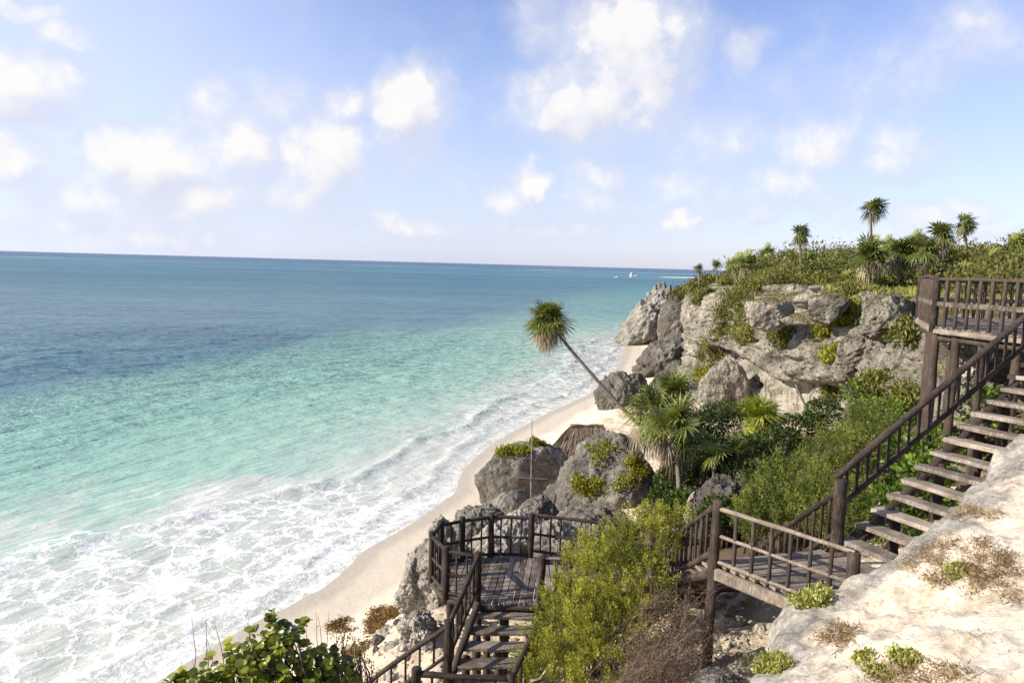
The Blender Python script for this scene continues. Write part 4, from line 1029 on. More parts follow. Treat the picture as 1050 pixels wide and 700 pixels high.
for a, b in ((PU[0], PU[1]), (PU[1], PU[2])):
    piece('edge_beam', t, beam((*a, ZU - 0.12), (*b, ZU - 0.12), 0.14, 0.13), PL, 0.9)
    piece('under_beam', t, log((*(v3((*a, 0))[:2] + (0.15, 0.05)), ZU - 0.30), (*(v3((*b, 0))[:2] + (0.15, 0.05)), ZU - 0.30), 0.09), W_, 0.8)
fr = (v3((*PU[0], 0)) - v3((*PU[1], 0)))[:2]; fr /= np.linalg.norm(fr); bk = (v3((*PU[2], 0)) - v3((*PU[1], 0)))[:2]; bk /= np.linalg.norm(bk)
for u_, w_, r in [(0.12, 0.15, 0.115), (0.15, 1.3, 0.12), (0.75, 0.2, 0.095), (1.5, 0.3, 0.085), (0.9, 1.6, 0.09), (2.4, 0.3, 0.09), (0.3, 2.8, 0.1)]:
    q_ = v3((*PU[1], 0))[:2] + fr * u_ + bk * w_; ground_post(t, q_[0], q_[1], ZU - 0.18, r, tone=0.95)
for z in (8.3, 7.2):
    piece('cross_brace', t, beam((*(v3((*PU[1], 0))[:2] + fr * 0.5 + bk * 0.3), z), (*(v3((*PU[1], 0))[:2] + fr * 2.6 + bk * 0.4), z), 0.06, 0.14), PL, 0.6)

# ------------------------------------------------------------------ foliage makers
def unit(A): return A / np.maximum(np.linalg.norm(A, axis=-1, keepdims=True), 1e-9)
def diamonds(C, Dv, N, L, Wd, T):
    """One folded leaf blade (4 points) per row."""
    S = unit(np.cross(Dv, N)); n = len(C)
    L = np.broadcast_to(L, n)[:, None]; Wd = np.broadcast_to(Wd, n)[:, None]
    V = np.stack([C, C + Dv * L * 0.5 + S * Wd / 2, C + Dv * L, C + Dv * L * 0.5 - S * Wd / 2], 1).reshape(-1, 3)
    return V, np.arange(4 * n).reshape(n, 4), np.repeat(T, 4)
def rounds(C, Dv, N, L, T, k=8):
    """Round leathery leaves, slightly cupped."""
    S = unit(np.cross(Dv, N)); Nn = np.cross(S, Dv); n = len(C); L = np.broadcast_to(L, n)[:, None]
    a = np.arange(k) * 2 * np.pi / k; pts = []
    for t in a:
        pts.append(C + Dv * L * (0.55 - 0.5 * math.cos(t)) + S * L * 0.56 * math.sin(t) + Nn * L * 0.10 * (math.sin(t) ** 2))
    return np.stack(pts, 1).reshape(-1, 3), np.arange(k * n).reshape(n, k), np.repeat(T, k)
def shell(rs, lobes, n, inner=0.55, up=-0.35):
    """Points in the outer volume of a set of ellipsoids, with their outward directions."""
    vol = np.array([np.prod(l[1]) ** (2 / 3) for l in lobes]); pick = rs.choice(len(lobes), size=n, p=vol / vol.sum())
    d = unit(rs.normal(size=(n, 3))); m = d[:, 2] < up; d[m, 2] *= -1
    r = inner + (1.06 - inner) * rs.uniform(size=n) ** 0.6
    c = np.array([l[0] for l in lobes], float)[pick]; R3 = np.array([l[1] for l in lobes], float)[pick]
    return c + d * R3 * r[:, None], d, r
def spray_leaves(rs, C, Ax, length, nl, leafL, leafW, rad, tone):
    """Feathery sprays: many narrow leaflets round each axis."""
    m = len(C); t = rs.uniform(0, 1, (m, nl)); a = rs.uniform(0, 2 * np.pi, (m, nl))
    Ax = unit(Ax); u = unit(np.cross(Ax, np.array([0.31, 0.2, 0.93]))); w = np.cross(Ax, u)
    rd = u[:, None] * np.cos(a)[..., None] + w[:, None] * np.sin(a)[..., None]
    ln = np.broadcast_to(length, m)[:, None]
    P = C[:, None] + Ax[:, None] * (t * ln)[..., None] + rd * (rad * (1 - 0.75 * t) * rs.uniform(0.2, 1, (m, nl)))[..., None]
    Dv = unit(Ax[:, None] * 0.9 + rd * 0.8 + 0.25 * rs.normal(size=(m, nl, 3)))
    N = unit(rs.normal(size=(m, nl, 3)))
    T = np.clip(np.repeat(tone, nl).reshape(m, nl) + 0.10 * rs.normal(size=(m, nl)) + 0.12 * (t - 0.5), 0, 1)
    k = m * nl
    return diamonds(P.reshape(k, 3), Dv.reshape(k, 3), N.reshape(k, 3), leafL * rs.uniform(0.6, 1.3, k), leafW * rs.uniform(0.7, 1.2, k), T.ravel())
def tube(pts, radii, n=8, wob=0.03, rs=None):
    pts = np.array(pts, float); rs = rs or np.random.RandomState(1); V = []; T = unit(np.gradient(pts, axis=0)); a = np.arange(n) * 2 * np.pi / n
    for i in range(len(pts)):
        _, u, w = _frame(T[i]); r = radii[i] * (1 + wob * rs.normal(size=n))
        V.append(pts[i] + np.outer(np.cos(a) * r, u) + np.outer(np.sin(a) * r, w))
    k = len(pts)
    F = [[i * n + j, i * n + (j + 1) % n, (i + 1) * n + (j + 1) % n, (i + 1) * n + j] for i in range(k - 1) for j in range(n)]
    return np.concatenate(V), F + [list(range(n))[::-1], [(k - 1) * n + j for j in range(n)]]
def curve_pts(p0, p1, n, sag=0.0, wig=0.0, rs=None, side=(0, 0, -1)):
    p0 = np.array(p0, float); p1 = np.array(p1, float); t = np.linspace(0, 1, n)[:, None]
    P = p0 + (p1 - p0) * t + np.array(side) * sag * np.sin(np.pi * t) 
    if wig and rs is not None: P[1:-1] += rs.normal(size=(n - 2, 3)) * wig
    return P
def branches(rs, base, tips, r, mb=None, spread=0.15):
    mb = mb or MB()
    for tpt in tips:
        b = np.array(base) + rs.normal(size=3) * spread * np.array([1, 1, 0.1])
        mid = (b + tpt) / 2 + np.array([0, 0, 0.12]) * np.linalg.norm(tpt - b) + rs.normal(size=3) * 0.06 * np.linalg.norm(tpt - b)
        P = [b, (b * 0.5 + mid * 0.5) + rs.normal(size=3) * 0.03, mid, (mid + tpt) / 2 + rs.normal(size=3) * 0.03, tpt]
        V, F = tube(P, [r, r * 0.8, r * 0.6, r * 0.4, r * 0.2], 5); mb.add(V, F, rs.uniform(0.2, 0.8))
    return mb
def feather_bush(name, label, base, lobes, n, mat, seed, leafL=0.05, leafW=0.016, length=0.34, nl=70, rad=0.10, group=None, cat='shrub', upb=0.75):
    rs = np.random.RandomState(seed)
    C, d, r = shell(rs, lobes, n)
    ax = d * 0.55 + np.array([0, 0, upb]) + 0.28 * rs.normal(size=(n, 3))
    tone = np.clip(0.46 + 0.42 * pn(C * 1.1) + 0.15 * rs.normal(size=n), 0, 1)
    t = empty(name, base, label, cat, group)
    q = QB(); q.add(*spray_leaves(rs, C, ax, length * rs.uniform(0.6, 1.35, n), nl, leafL, leafW, rad, tone))
    q.build('foliage', mat, t)
    tips = C[rs.choice(n, min(n, 46), replace=False)]
    branches(rs, base, tips, 0.022).build('branches', M['stem'], t)
    return t
def px_lobe(px, py, Y, rx, ry, flat=0.9):
    p = at(px, py, Y); s = Y / F_PX
    return ((p.x, p.y, p.z), (rx * s, rx * s * flat, ry * s))

# ------------------------------------------------------------------ fan palms
def fan_leaves(rs, top, n, e0, e1, pet, Rb, nseg, tone, droop, wind=(0, 0, 0), spread=150, q=None, thin=1.0, az0=0.0):
    q = q or QB(); top = np.array(top, float); wind = np.array(wind, float)
    Vs, Ts = [], []
    for i in range(n):
        a = az0 + i * 2.39996 + rs.normal() * 0.2; f = (i + 0.5) / n; e = R(e0 + (e1 - e0) * f + rs.normal() * 15); dr = droop * rs.uniform(0.4, 2.0) if droop < 0.9 else droop
        d = np.array([math.cos(e) * math.cos(a), math.cos(e) * math.sin(a), math.sin(e)]) + wind * (0.6 + 0.4 * rs.uniform()); d /= np.linalg.norm(d)
        L = pet * rs.uniform(0.6, 1.4); end = top + d * L - np.array([0, 0, 0.10 * L * math.cos(e)])
        d2 = unit(d - np.array([0, 0, 0.22 + dr * 0.5])); side = np.cross(d2, [0, 0, 1.0]); side = side / max(np.linalg.norm(side), 1e-6)
        roll = rs.normal() * 0.35; nn = np.cross(side, d2); side = side * math.cos(roll) + nn * math.sin(roll); nn = np.cross(side, d2)
        R_ = Rb * rs.uniform(0.8, 1.15); tb = np.clip(tone + rs.normal() * 0.16, 0, 1)
        w0 = 0.012
        P = [top + side * w0, top - side * w0, (top + end) / 2 + side * w0 + (0, 0, 0.03 * L), (top + end) / 2 - side * w0 + (0, 0, 0.03 * L), end + side * w0, end - side * w0]
        Vs.append(np.array(P)); Ts.append(np.full(6, 0.75))
        for j in range(nseg):
            ph = R(-spread + 2 * spread * (j + 0.5) / nseg + rs.normal() * 2.5)
            sd = d2 * math.cos(ph) + side * math.sin(ph); sd = unit(sd + nn * (0.10 if j % 2 else -0.02) + wind * 0.35)
            ln = R_ * (0.80 + 0.20 * math.cos(ph)) * rs.uniform(0.88, 1.08); wd = thin * 0.9 * R_ * R(2 * spread) / nseg * 0.55
            sw = unit(np.cross(sd, nn)); m = end + sd * ln * 0.55 - np.array([0, 0, dr * ln * 0.15]); tip = end + sd * ln * (1 - 0.25 * dr) - np.array([0, 0, (0.10 + dr * rs.uniform(0.5, 1.3)) * ln * 0.62])
            b = end + sd * ln * 0.05
            Vs.append(np.array([b + sw * wd * 0.12, b - sw * wd * 0.12, m + sw * wd * 0.5, m - sw * wd * 0.5, tip + sw * wd * 0.05, tip - sw * wd * 0.05]))
            Ts.append(np.clip(np.array([tb, tb, tb, tb, tb + 0.12, tb + 0.12]) + rs.normal() * 0.07, 0, 1))
    V = np.concatenate(Vs); T = np.concatenate(Ts); k = len(V) // 6; o = np.arange(k) * 6
    F = np.concatenate([np.stack([o, o + 1, o + 3, o + 2], 1), np.stack([o + 2, o + 3, o + 5, o + 4], 1)])
    q.add(V, F, T); return q
def palm(name, label, base, top, seed, n=26, n_dead=10, pet=0.55, Rb=0.55, nseg=20, tr=0.075, wind=(0, 0, 0), sag=0.0, side=(1, 0, 0), mat='palm_leaf', e=(85, -25), de=(-30, -75), group=None, tone=0.45, trunk_n=14, cat='palm tree'):
    rs = np.random.RandomState(seed); t = empty(name, base, label, cat, group)
    P = curve_pts(base, top, trunk_n, sag, 0.0, rs, side)
    P[1:-1] += rs.normal(size=(trunk_n - 2, 3)) * 0.012
    V, F = tube(P, np.linspace(tr * 1.25, tr * 0.9, trunk_n), 9, 0.06, rs)
    b = MB(); b.add(V, F); b.build('trunk', M['bark'], t)
    fan_leaves(rs, top, n, e[0], e[1], pet, Rb, nseg, tone, 0.26, wind, thin=0.72).build('crown', M[mat], t)
    if n_dead: fan_leaves(rs, np.array(top) - (0, 0, 0.06), n_dead, de[0], de[1], pet * 0.85, Rb * 0.95, max(10, nseg - 4), 0.5, 1.0, wind, 95, thin=0.6).build('dead_fronds', M['palm_dead'], t)
    return t

# leaning palm over the beach
pb = at(688, 440, 35); pb.z = gz(pb.x, pb.y); pt = at(578, 348, 37.0)
palm('leaning_palm', 'lone palm with a long bare trunk leaning far out to the left over the beach', pb, at(562, 329, 37), 11, 50, 12, 0.60, 0.95, 24, 0.085, (-0.12, 0, 0.08), 0.20, (-0.6, 0, -1), e=(88, -32), de=(-35, -75), tone=0.42, cat='palm tree')
# near clump below the cliff
for (cx, cy, Yc, bx, by, Yb, lab, sd, n, nd, Rb) in [
        (690, 442, 22.5, 695, 540, 20.5, 'shaggy fan palm with a beard of bleached dead fronds nearest the corner post', 21, 34, 26, 0.75),
        (668, 424, 24.5, 683, 540, 22.0, 'fan palm on the left of the shaggy clump, hiding the leaning trunk base', 22, 30, 20, 0.75),
        (690, 408, 26.0, 704, 540, 23.0, 'tallest fan palm of the shaggy clump, its green fans against the sand', 23, 32, 12, 0.80)]:
    b = at(bx, by, Yb); b.z = gz(b.x, b.y) - 0.1
    palm('fan_palm', lab, b, at(cx, cy, Yc), sd, n, nd, 0.62, Rb, 22, 0.075, (0.05, 0, 0), 0.15, (1, 0, 0), e=(85, -12), de=(-18, -78), tone=0.5)
b = at(795, 480, 27); b.z = gz(b.x, b.y)
palm('fan_palm', 'fan palm with bright yellow green upright fans and a big grey skirt, under the cliff', b, at(778, 432, 26), 24, 26, 34, 0.45, 0.85, 22, 0.09, (0, 0, 0.1), 0.1, mat='palm_bright', e=(88, 5), de=(-15, -75), tone=0.55)
b = at(737, 510, 22); b.z = gz(b.x, b.y)
palm('fan_palm', 'small slender young palm with few fans standing in the shade of the clump', b, at(731, 467, 22), 25, 10, 2, 0.35, 0.45, 16, 0.05, tone=0.6)
b = at(765, 520, 21); b.z = gz(b.x, b.y)
palm('fan_palm', 'thin palm in the dark understorey right of the brown rock', b, at(757, 466, 22), 26, 14, 8, 0.45, 0.55, 16, 0.06, tone=0.3)

# palms on the skyline
def sky_palm(cx, cy, Yc, lab, seed, n, Rb, pet, wind, nd=4, bx=None, tr=0.085):
    c = at(cx, cy, Yc); bxp = at(bx or cx, cy + 30, Yc)
    b = (bxp.x, Yc, top_at(bxp.x, Yc) - 0.15)
    palm('skyline_palm', lab, b, c, seed, n, nd, pet, Rb, 16, tr, wind, 0.1, tone=0.30, e=(85, -28), trunk_n=8)
sky_palm(892, 214, 46, 'tall slim-trunked palm standing highest against the sky', 31, 24, 0.72, 0.42, (0.85, 0, 0.1), 7, 897)
sky_palm(819, 240, 55, 'ragged palm against the sky left of the tallest palm', 32, 24, 0.75, 0.45, (0.8, 0, 0.1), 12, 822)
sky_palm(987, 229, 52, 'wind-bent grey palm against the sky on the far right', 33, 20, 0.70, 0.42, (0.75, 0, 0.1), 12, 993)
sky_palm(716, 274, 84, 'small dark palm at the far left tip of the headland skyline', 34, 18, 0.55, 0.3, (0.3, 0, 0), 2)
sky_palm(734, 270, 80, 'second small dark palm near the left tip of the headland skyline', 35, 18, 0.55, 0.3, (0.3, 0, 0), 2)
sky_palm(962, 242, 44, 'largest bushy palm against the sky between the tall palm and the grey bent one', 36, 30, 0.80, 0.5, (0.6, 0, 0.15), 20, 962, 0.11)
sky_palm(890, 262, 42, 'palm with a drooping dark crown just below the tallest palm', 37, 30, 0.85, 0.5, (0.45, 0, 0), 22, 890, 0.1)
sky_palm(922, 258, 43, 'round-headed palm between the drooping palm and the largest bushy palm', 38, 30, 0.90, 0.5, (0.45, 0, 0), 20, 922, 0.1)
sky_palm(944, 256, 42, 'palm with yellow green fans left of the largest bushy palm', 39, 30, 0.85, 0.5, (0.5, 0, 0), 20, 946, 0.1)

# fan palms set in the scrub of the cliff top: two kinds, copied
GPALM = 'fan palms in the scrub of the headland'
LPALM = 'low shaggy fan palm set in the scrub along the cliff top'
protos = []
rs = np.random.RandomState(77)
spots = []
for _ in range(400):
    Yp = rs.uniform(29, 88); xp = edge_x(Yp) + 2.0 + abs(rs.normal()) * 9
    px = 525 + 720 * xp / Yp
    if px > 1075 or any((xp - a) ** 2 + (Yp - b_) ** 2 < 5.5 for a, b_ in spots): continue
    if Yp < 42 and xp - edge_x(Yp) < 5: continue
    spots.append((xp, Yp))
    if len(spots) >= 48: break
for i, (xp, Yp) in enumerate(spots):
    z = top_at(xp, Yp)
    if len(protos) < 3:
        s = len(protos); h = [1.3, 1.9, 0.9][s]
        o = palm('cliff_palm', LPALM, (xp, Yp, z - 0.15), (xp + 0.1, Yp, z + h), 60 + s, 26, 16, 0.5, [0.75, 0.8, 0.85][s], 15, 0.10, (0.4, 0, 0.05), 0.1, e=(85, -22), group=GPALM, tone=[0.42, 0.55, 0.62][s], trunk_n=6)
        protos.append(o)
    else:
        o = copy_tree(protos[i % 3]); o.location = (xp, Yp, z - 0.15)
        k = rs.uniform(0.8, 1.3); o.scale = (k, k, k * rs.uniform(0.85, 1.15)); o.rotation_euler.z = rs.uniform(-0.7, 0.7)

# scrub: nobody could count it
rs = np.random.RandomState(5)
q = QB()
def clump(q, rs, c, r3, n, ll, lw, tone):
    C, d, rr = shell(rs, [(c, r3)], n, 0.6, -0.2)
    Dv = unit(d * 0.6 + rs.normal(size=(n, 3)) * 0.6 + (0, 0, 0.35)); N = unit(d + rs.normal(size=(n, 3)) * 0.6)
    T = np.clip(tone + 0.18 * rs.normal(size=n) + 0.12 * pn(C * 2.0), 0, 1)
    q.add(*diamonds(C, Dv, N, ll * rs.uniform(0.6, 1.35, n), lw * rs.uniform(0.7, 1.2, n), T))
cnt = 0
for _ in range(5200):
    Yp = rs.uniform(25, 118); inl_ = rs.uniform(0.2, 1) ** 1.6 * 46; xp = edge_x(Yp) + inl_ - (0.9 if Yp > 44 else 0.3)
    px = 525 + 720 * xp / Yp
    if px > 1110: continue
    if Yp < 44 and inl_ < 5.0 and rs.uniform() < 0.82: continue      # open grassy brow near the upper platform
    if Yp < 27 and xp < 18.5: continue
    if rs.uniform() > (0.85 if inl_ < 16 else 0.4): continue
    z = top_at(xp, Yp); r = rs.uniform(0.4, 1.35) * (0.8 if inl_ < 2.5 else 1.0) * (1.3 if Yp > 70 else 1); big = rs.uniform() < 0.2 and inl_ > 4
    if big: r *= 1.6
    ll = 0.15 + 0.0016 * Yp
    clump(q, rs, (xp, Yp, z + r * 0.35), (r, r, r * rs.uniform(0.65, 0.95)), int(130 * (1.5 if Yp < 50 else 1.0)), ll * (1.25 if big else 1), ll * rs.uniform(0.28, 0.62), rs.uniform(0.25, 0.70) - (0.18 if big else 0))
    cnt += 1
    if inl_ < 2.2 and 44 < Yp < 100 and rs.uniform() < 0.6:        # some of it spills down the face
        for kk_ in range(rs.randint(1, 4)):
            clump(q, rs, (xp - 0.3 - 0.25 * kk_, Yp + rs.normal() * 0.4, z - 0.55 * (kk_ + 1)), (r * 0.7, r * 0.7, r * 0.6), 110, ll, ll * 0.4, rs.uniform(0.3, 0.65))
    if cnt > 1500: break
tag(q.build('scrub', M['scrub']), 'dense low green scrub covering the headland above the cliff', kind='stuff')
# grass and low leaves on the sloping brow behind and left of the upper platform
q = QB(); n = 15000
gyy = rs.uniform(23, 46, n); ex = np.array([edge_x(y) for y in gyy]); gxx = ex + rs.uniform(0.0, 7, n)
dense = fbm(np.stack([gxx * 0.35, gyy * 0.35, 0 * gxx], 1), 3) > -0.12
gxx, gyy = gxx[dense], gyy[dense]; n = len(gxx)
ii = np.array([int(np.argmin(np.abs(cc[:, 1] - y) + np.where(cc[:, 0] > 60, 50, 0))) for y in gyy])
d_ = gxx - end[ii, 0]; kk = smooth(d_, 0, 5); gzz = (end[ii, 2] + 0.12) * (1 - kk) + plateau_z(gxx, gyy, np.maximum(d_, 0)) * kk
C = np.stack([gxx, gyy, gzz], 1); Dv = unit(rs.normal(size=(n, 3)) * 0.45 + (0.15, 0, 1.0))
q.add(*diamonds(C, Dv, unit(rs.normal(size=(n, 3))), rs.uniform(0.18, 0.45, n), rs.uniform(0.03, 0.09, n), np.clip(0.55 + 0.35 * pn(C * 0.6) + 0.15 * rs.normal(size=n), 0, 1)))
tag(q.build('brow_grass', leaf_mat('brow grass', (0.12, 0.12, 0.03), (0.36, 0.34, 0.11), 0.2, 0.7, 0.1)), 'tufted yellow green grass on the brow of the cliff beside the upper platform', kind='stuff')

# ------------------------------------------------------------------ shrubs near and middle distance
feather_bush('conifer_shrub', 'big bright yellow green feathery bush between the lower deck and the middle landing', (1.9, 12.9, 3.6),
    [px_lobe(655, 562, 13.3, 38, 34), px_lobe(610, 588, 13.5, 34, 34), px_lobe(640, 605, 12.8, 50, 44), px_lobe(590, 632, 13.0, 38, 36), px_lobe(622, 650, 12.4, 55, 46), px_lobe(578, 668, 12.6, 36, 36), px_lobe(565, 700, 12.4, 34, 34), px_lobe(625, 705, 12.0, 55, 44), px_lobe(668, 640, 12.9, 30, 40), px_lobe(690, 545, 13.6, 20, 20)],
    1150, M['conifer'], 3, 0.060, 0.018, 0.30, 70, 0.085)
FB = [('feathery green bush just behind the tall post of the landing', (810, 506, 17.5, 36, 34), 0), ('feathery bush with pale twigs left of the landing rail, by the palms', (782, 528, 16.8, 22, 24), 1),
      ('tallest feathery green bush halfway up the bank under the cliff', (858, 478, 19.0, 32, 32), 2), ('feathery bush high on the bank at the foot of the leaning rock', (892, 448, 21.0, 30, 26), 3),
      ('feathery bush behind the railing at the foot of the upper stairs', (850, 520, 16.0, 34, 30), 4)]
for lab, (px, py, Yq, rx, ry), sd in FB:
    p = at(px, py, Yq); z = min(gz(p.x, p.y), p.z - 0.4); l = px_lobe(px, py, Yq, rx, ry); s = Yq / F_PX
    low = px_lobe(px + 4, py + ry * 0.8, Yq - 0.5, rx * 1.1, ry); low2 = px_lobe(px - rx * 0.6, py + ry * 0.4, Yq + 0.2, rx * 0.7, ry * 0.8)
    feather_bush('feathery_shrub', lab, (p.x, p.y, z), [l, low, low2], 330, M['feather'], 30 + sd, 0.075, 0.022, 0.40, 55, 0.10, 'feathery shrubs on the bank below the cliff', upb=1.0)
def leafy_bush(name, label, base, lobes, n, mat, seed, ll, lw, group=None, k=0, cat='shrub', stems=20):
    rs = np.random.RandomState(seed); C, d, r = shell(rs, lobes, n, 0.5, -0.5)
    Dv = unit(d * 0.6 + rs.normal(size=(n, 3)) * 0.55 + (0, 0, 0.15)); N = unit(d * 0.5 + rs.normal(size=(n, 3)) * 0.5 + (0, 0, 0.6))
    T = np.clip(0.45 + 0.25 * pn(C * 1.7) + 0.2 * rs.normal(size=n), 0, 1); q = QB()
    if k: q.add(*rounds(C, Dv, N, ll * rs.uniform(0.65, 1.25, n), T, k))
    else: q.add(*diamonds(C, Dv, N, ll * rs.uniform(0.65, 1.3, n), lw * rs.uniform(0.7, 1.2, n), T))
    t = empty(name, base, label, cat, group); q.build('foliage', mat, t)
    branches(rs, base, C[rs.choice(n, stems, replace=False)], 0.02).build('branches', M['stem'], t)
    return t
for i, (px, py, Yq, rx, ry, lab) in enumerate([
        (905, 428, 24.0, 30, 20, 'bright broad-leaved bush at the foot of the upper platform posts'), (930, 470, 18.5, 24, 26, 'broad-leaved bush behind the railing halfway along the upper stairs'),
        (975, 455, 18.0, 26, 24, 'broad-leaved bush in the shade under the upper stairs'), (915, 520, 15.2, 26, 22, 'large-leaved plant under the lowest treads of the upper stairs'),
        (950, 490, 16.0, 24, 24, 'broad-leaved plant in the gaps between the middle treads'), (1010, 420, 18.5, 26, 24, 'green bush under the platform seen through the topmost treads'), (885, 405, 27.0, 22, 14, 'broad-leaved bush against the rocks under the leaning cliff stone')]):
    p = at(px, py, Yq); leafy_bush('broadleaf_shrub', lab, (p.x, p.y, min(gz(p.x, p.y), p.z - 0.3)), [px_lobe(px, py, Yq, rx, ry), px_lobe(px + 6, py + ry, Yq - 0.3, rx, ry)], 800, M['broad'], 90 + i, 0.17, 0.10, 'broad-leaved shrubs about the stairs')
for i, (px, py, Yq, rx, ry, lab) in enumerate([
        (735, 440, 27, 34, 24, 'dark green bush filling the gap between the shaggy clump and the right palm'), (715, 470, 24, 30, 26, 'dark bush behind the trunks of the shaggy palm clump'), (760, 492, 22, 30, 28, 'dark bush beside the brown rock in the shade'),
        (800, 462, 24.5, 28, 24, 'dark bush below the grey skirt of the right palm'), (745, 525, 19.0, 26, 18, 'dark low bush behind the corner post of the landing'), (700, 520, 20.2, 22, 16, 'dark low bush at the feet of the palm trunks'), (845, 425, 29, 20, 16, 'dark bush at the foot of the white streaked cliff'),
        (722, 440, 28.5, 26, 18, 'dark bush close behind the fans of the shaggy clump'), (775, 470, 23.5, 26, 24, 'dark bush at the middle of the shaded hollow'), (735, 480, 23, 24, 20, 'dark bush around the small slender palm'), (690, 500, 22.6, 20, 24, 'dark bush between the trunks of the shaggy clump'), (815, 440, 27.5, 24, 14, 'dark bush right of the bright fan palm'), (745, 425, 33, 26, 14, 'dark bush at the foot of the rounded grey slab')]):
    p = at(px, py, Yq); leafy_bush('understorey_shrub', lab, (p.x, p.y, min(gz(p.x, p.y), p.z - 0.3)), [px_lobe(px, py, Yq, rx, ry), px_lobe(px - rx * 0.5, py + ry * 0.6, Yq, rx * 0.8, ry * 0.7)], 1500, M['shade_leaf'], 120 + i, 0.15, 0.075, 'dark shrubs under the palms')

# sea grape in the lower left corner: clusters of round leaves on branching stems
rs = np.random.RandomState(42)
lobes = [px_lobe(288, 672, 9.2, 38, 36), px_lobe(250, 688, 9.0, 34, 28), px_lobe(322, 688, 9.3, 30, 28), px_lobe(225, 702, 8.9, 30, 22), px_lobe(345, 700, 9.4, 24, 22), px_lobe(195, 712, 8.8, 34, 18), px_lobe(280, 720, 8.8, 70, 34), px_lobe(298, 652, 9.2, 12, 12)]
C, d, r = shell(rs, lobes, 330, 0.30, -0.3); C = C + d * (rs.uniform(size=(330, 1)) ** 5) * 0.16 - np.array([0, 0, 0.10]) + np.array([0, 0, 1.0]) * (rs.uniform(size=(330, 1)) ** 8) * 0.20; q = QB()
for c, dd in zip(C, d):
    n = rs.randint(4, 8); ax = unit(dd * 0.5 + np.array([0, 0, 0.8]) + rs.normal(size=3) * 0.3)
    a = rs.uniform(0, 6.28) + np.arange(n) * 2.4; u = unit(np.cross(ax, [0.2, 0.5, 0.8])); w = np.cross(ax, u)
    Dv = unit(np.outer(np.cos(a), u) + np.outer(np.sin(a), w) + ax * rs.uniform(0.1, 0.9, n)[:, None]); N = unit(ax + rs.normal(size=(n, 3)) * 0.35)
    tn = np.clip(rs.normal(0.42, 0.22) + 0.18 * rs.normal(size=n), 0, 1)
    q.add(*rounds(c + ax * rs.uniform(-0.05, 0.08, n)[:, None], Dv, N, 0.105 * rs.uniform(0.6, 1.25, n), tn, 9))
t = empty('sea_grape', (-2.9, 8.8, 5.0), 'leathery round-leaved bush sprouting in the lower left corner above the sand', 'bush')
q.build('foliage', M['seagrape'], t)
mb = branches(rs, (-2.9, 8.9, 4.9), C[rs.choice(330, 110, replace=False)], 0.028, None, 0.4)
mb.build('branches', M['stem'], t)
# thin dry stalks standing in and beside it
mb = MB()
for _ in range(38):
    px, py = rs.uniform(185, 375), rs.uniform(655, 705); p = v3(at(px, py, rs.uniform(9.0, 10.2))); tip = p + rs.normal(size=3) * 0.08 + (0, 0, rs.uniform(0.2, 0.55))
    V, F = tube(curve_pts(p - (0, 0, 0.4), tip, 5, 0.04, 0.015, rs, (1, 0, 0)), [0.007, 0.006, 0.005, 0.004, 0.002], 4); mb.add(V, F, rs.uniform())
tag(mb.build('dry_stalks', M['twig'], origin=(-2.4, 9.5, 5)), 'thin leafless dry stalks among the round-leaved bush at lower left', kind='stuff')
leafy_bush('rusty_shrub', 'sparse olive and rust coloured shrub on the slope right of the round-leaved bush', (-2.15, 9.7, 5.1), [px_lobe(352, 672, 9.8, 20, 26), px_lobe(365, 692, 9.9, 26, 18)], 420, leaf_mat('rusty leaves', (0.10, 0.075, 0.02), (0.27, 0.20, 0.05), 0.25), 55, 0.045, 0.024, stems=60)

# dry grey brown brush left of the corner post
rs = np.random.RandomState(9)
def brush(name, label, base, top_pts, seed, r0=0.012, sub=7):
    rs = np.random.RandomState(seed); t = empty(name, base, label, 'dry bush'); mb = MB(); LC = []
    for tp in top_pts:
        b = np.array(base) + rs.normal(size=3) * (0.45, 0.35, 0.05); P = curve_pts(b, tp, 7, rs.uniform(-0.35, 0.35), 0.07, rs, unit(rs.normal(size=3)))
        V, F = tube(P, np.linspace(r0, r0 * 0.3, 7), 4, 0, rs); mb.add(V, F, rs.uniform())
        for _ in range(sub):
            k = rs.randint(2, 6); s = P[k]; e = s + unit((P[k] - P[k - 1])) * rs.uniform(0.05, 0.3) + rs.normal(size=3) * 0.2
            V, F = tube(curve_pts(s, e, 4, 0, 0.012, rs), np.linspace(r0 * 0.5, r0 * 0.15, 4), 3, 0, rs); mb.add(V, F, rs.uniform()); LC.append(e)
            for _ in range(2):
                s2 = s + (e - s) * rs.uniform(0.3, 0.9); e2 = s2 + rs.normal(size=3) * 0.09
                V, F = tube([s2, (s2 + e2) / 2 + rs.normal(size=3) * 0.01, e2], [r0 * 0.3, r0 * 0.2, r0 * 0.1], 3, 0, rs); mb.add(V, F, rs.uniform()); LC.append(e2)
    mb.build('twigs', M['twig'], t)
    LC = np.array(LC); m = len(LC); C = np.repeat(LC, 3, 0) + rs.normal(size=(m * 3, 3)) * 0.03
    q = QB(); q.add(*diamonds(C, unit(rs.normal(size=C.shape)), unit(rs.normal(size=C.shape)), 0.03, 0.012, rs.uniform(0, 1, len(C)))); q.build('withered_leaves', leaf_mat('withered leaves', (0.13, 0.085, 0.055), (0.30, 0.22, 0.15), 0.2, 0.8, 0.1), t)
brush('dry_brush', 'leafless pinkish grey brush in front of the corner post of the landing', (2.3, 11.3, 4.6), [v3(at(rs.uniform(655, 752), rs.uniform(585, 690), rs.uniform(10.9, 11.7))) for _ in range(48)], 1, 0.009, 10)
brush('dry_brush', 'tangle of bare twigs at the bottom edge right of the bright bush', (1.9, 10.6, 4.6), [v3(at(rs.uniform(650, 725), rs.uniform(640, 715), rs.uniform(10.2, 11.0))) for _ in range(34)], 2, 0.009, 10)

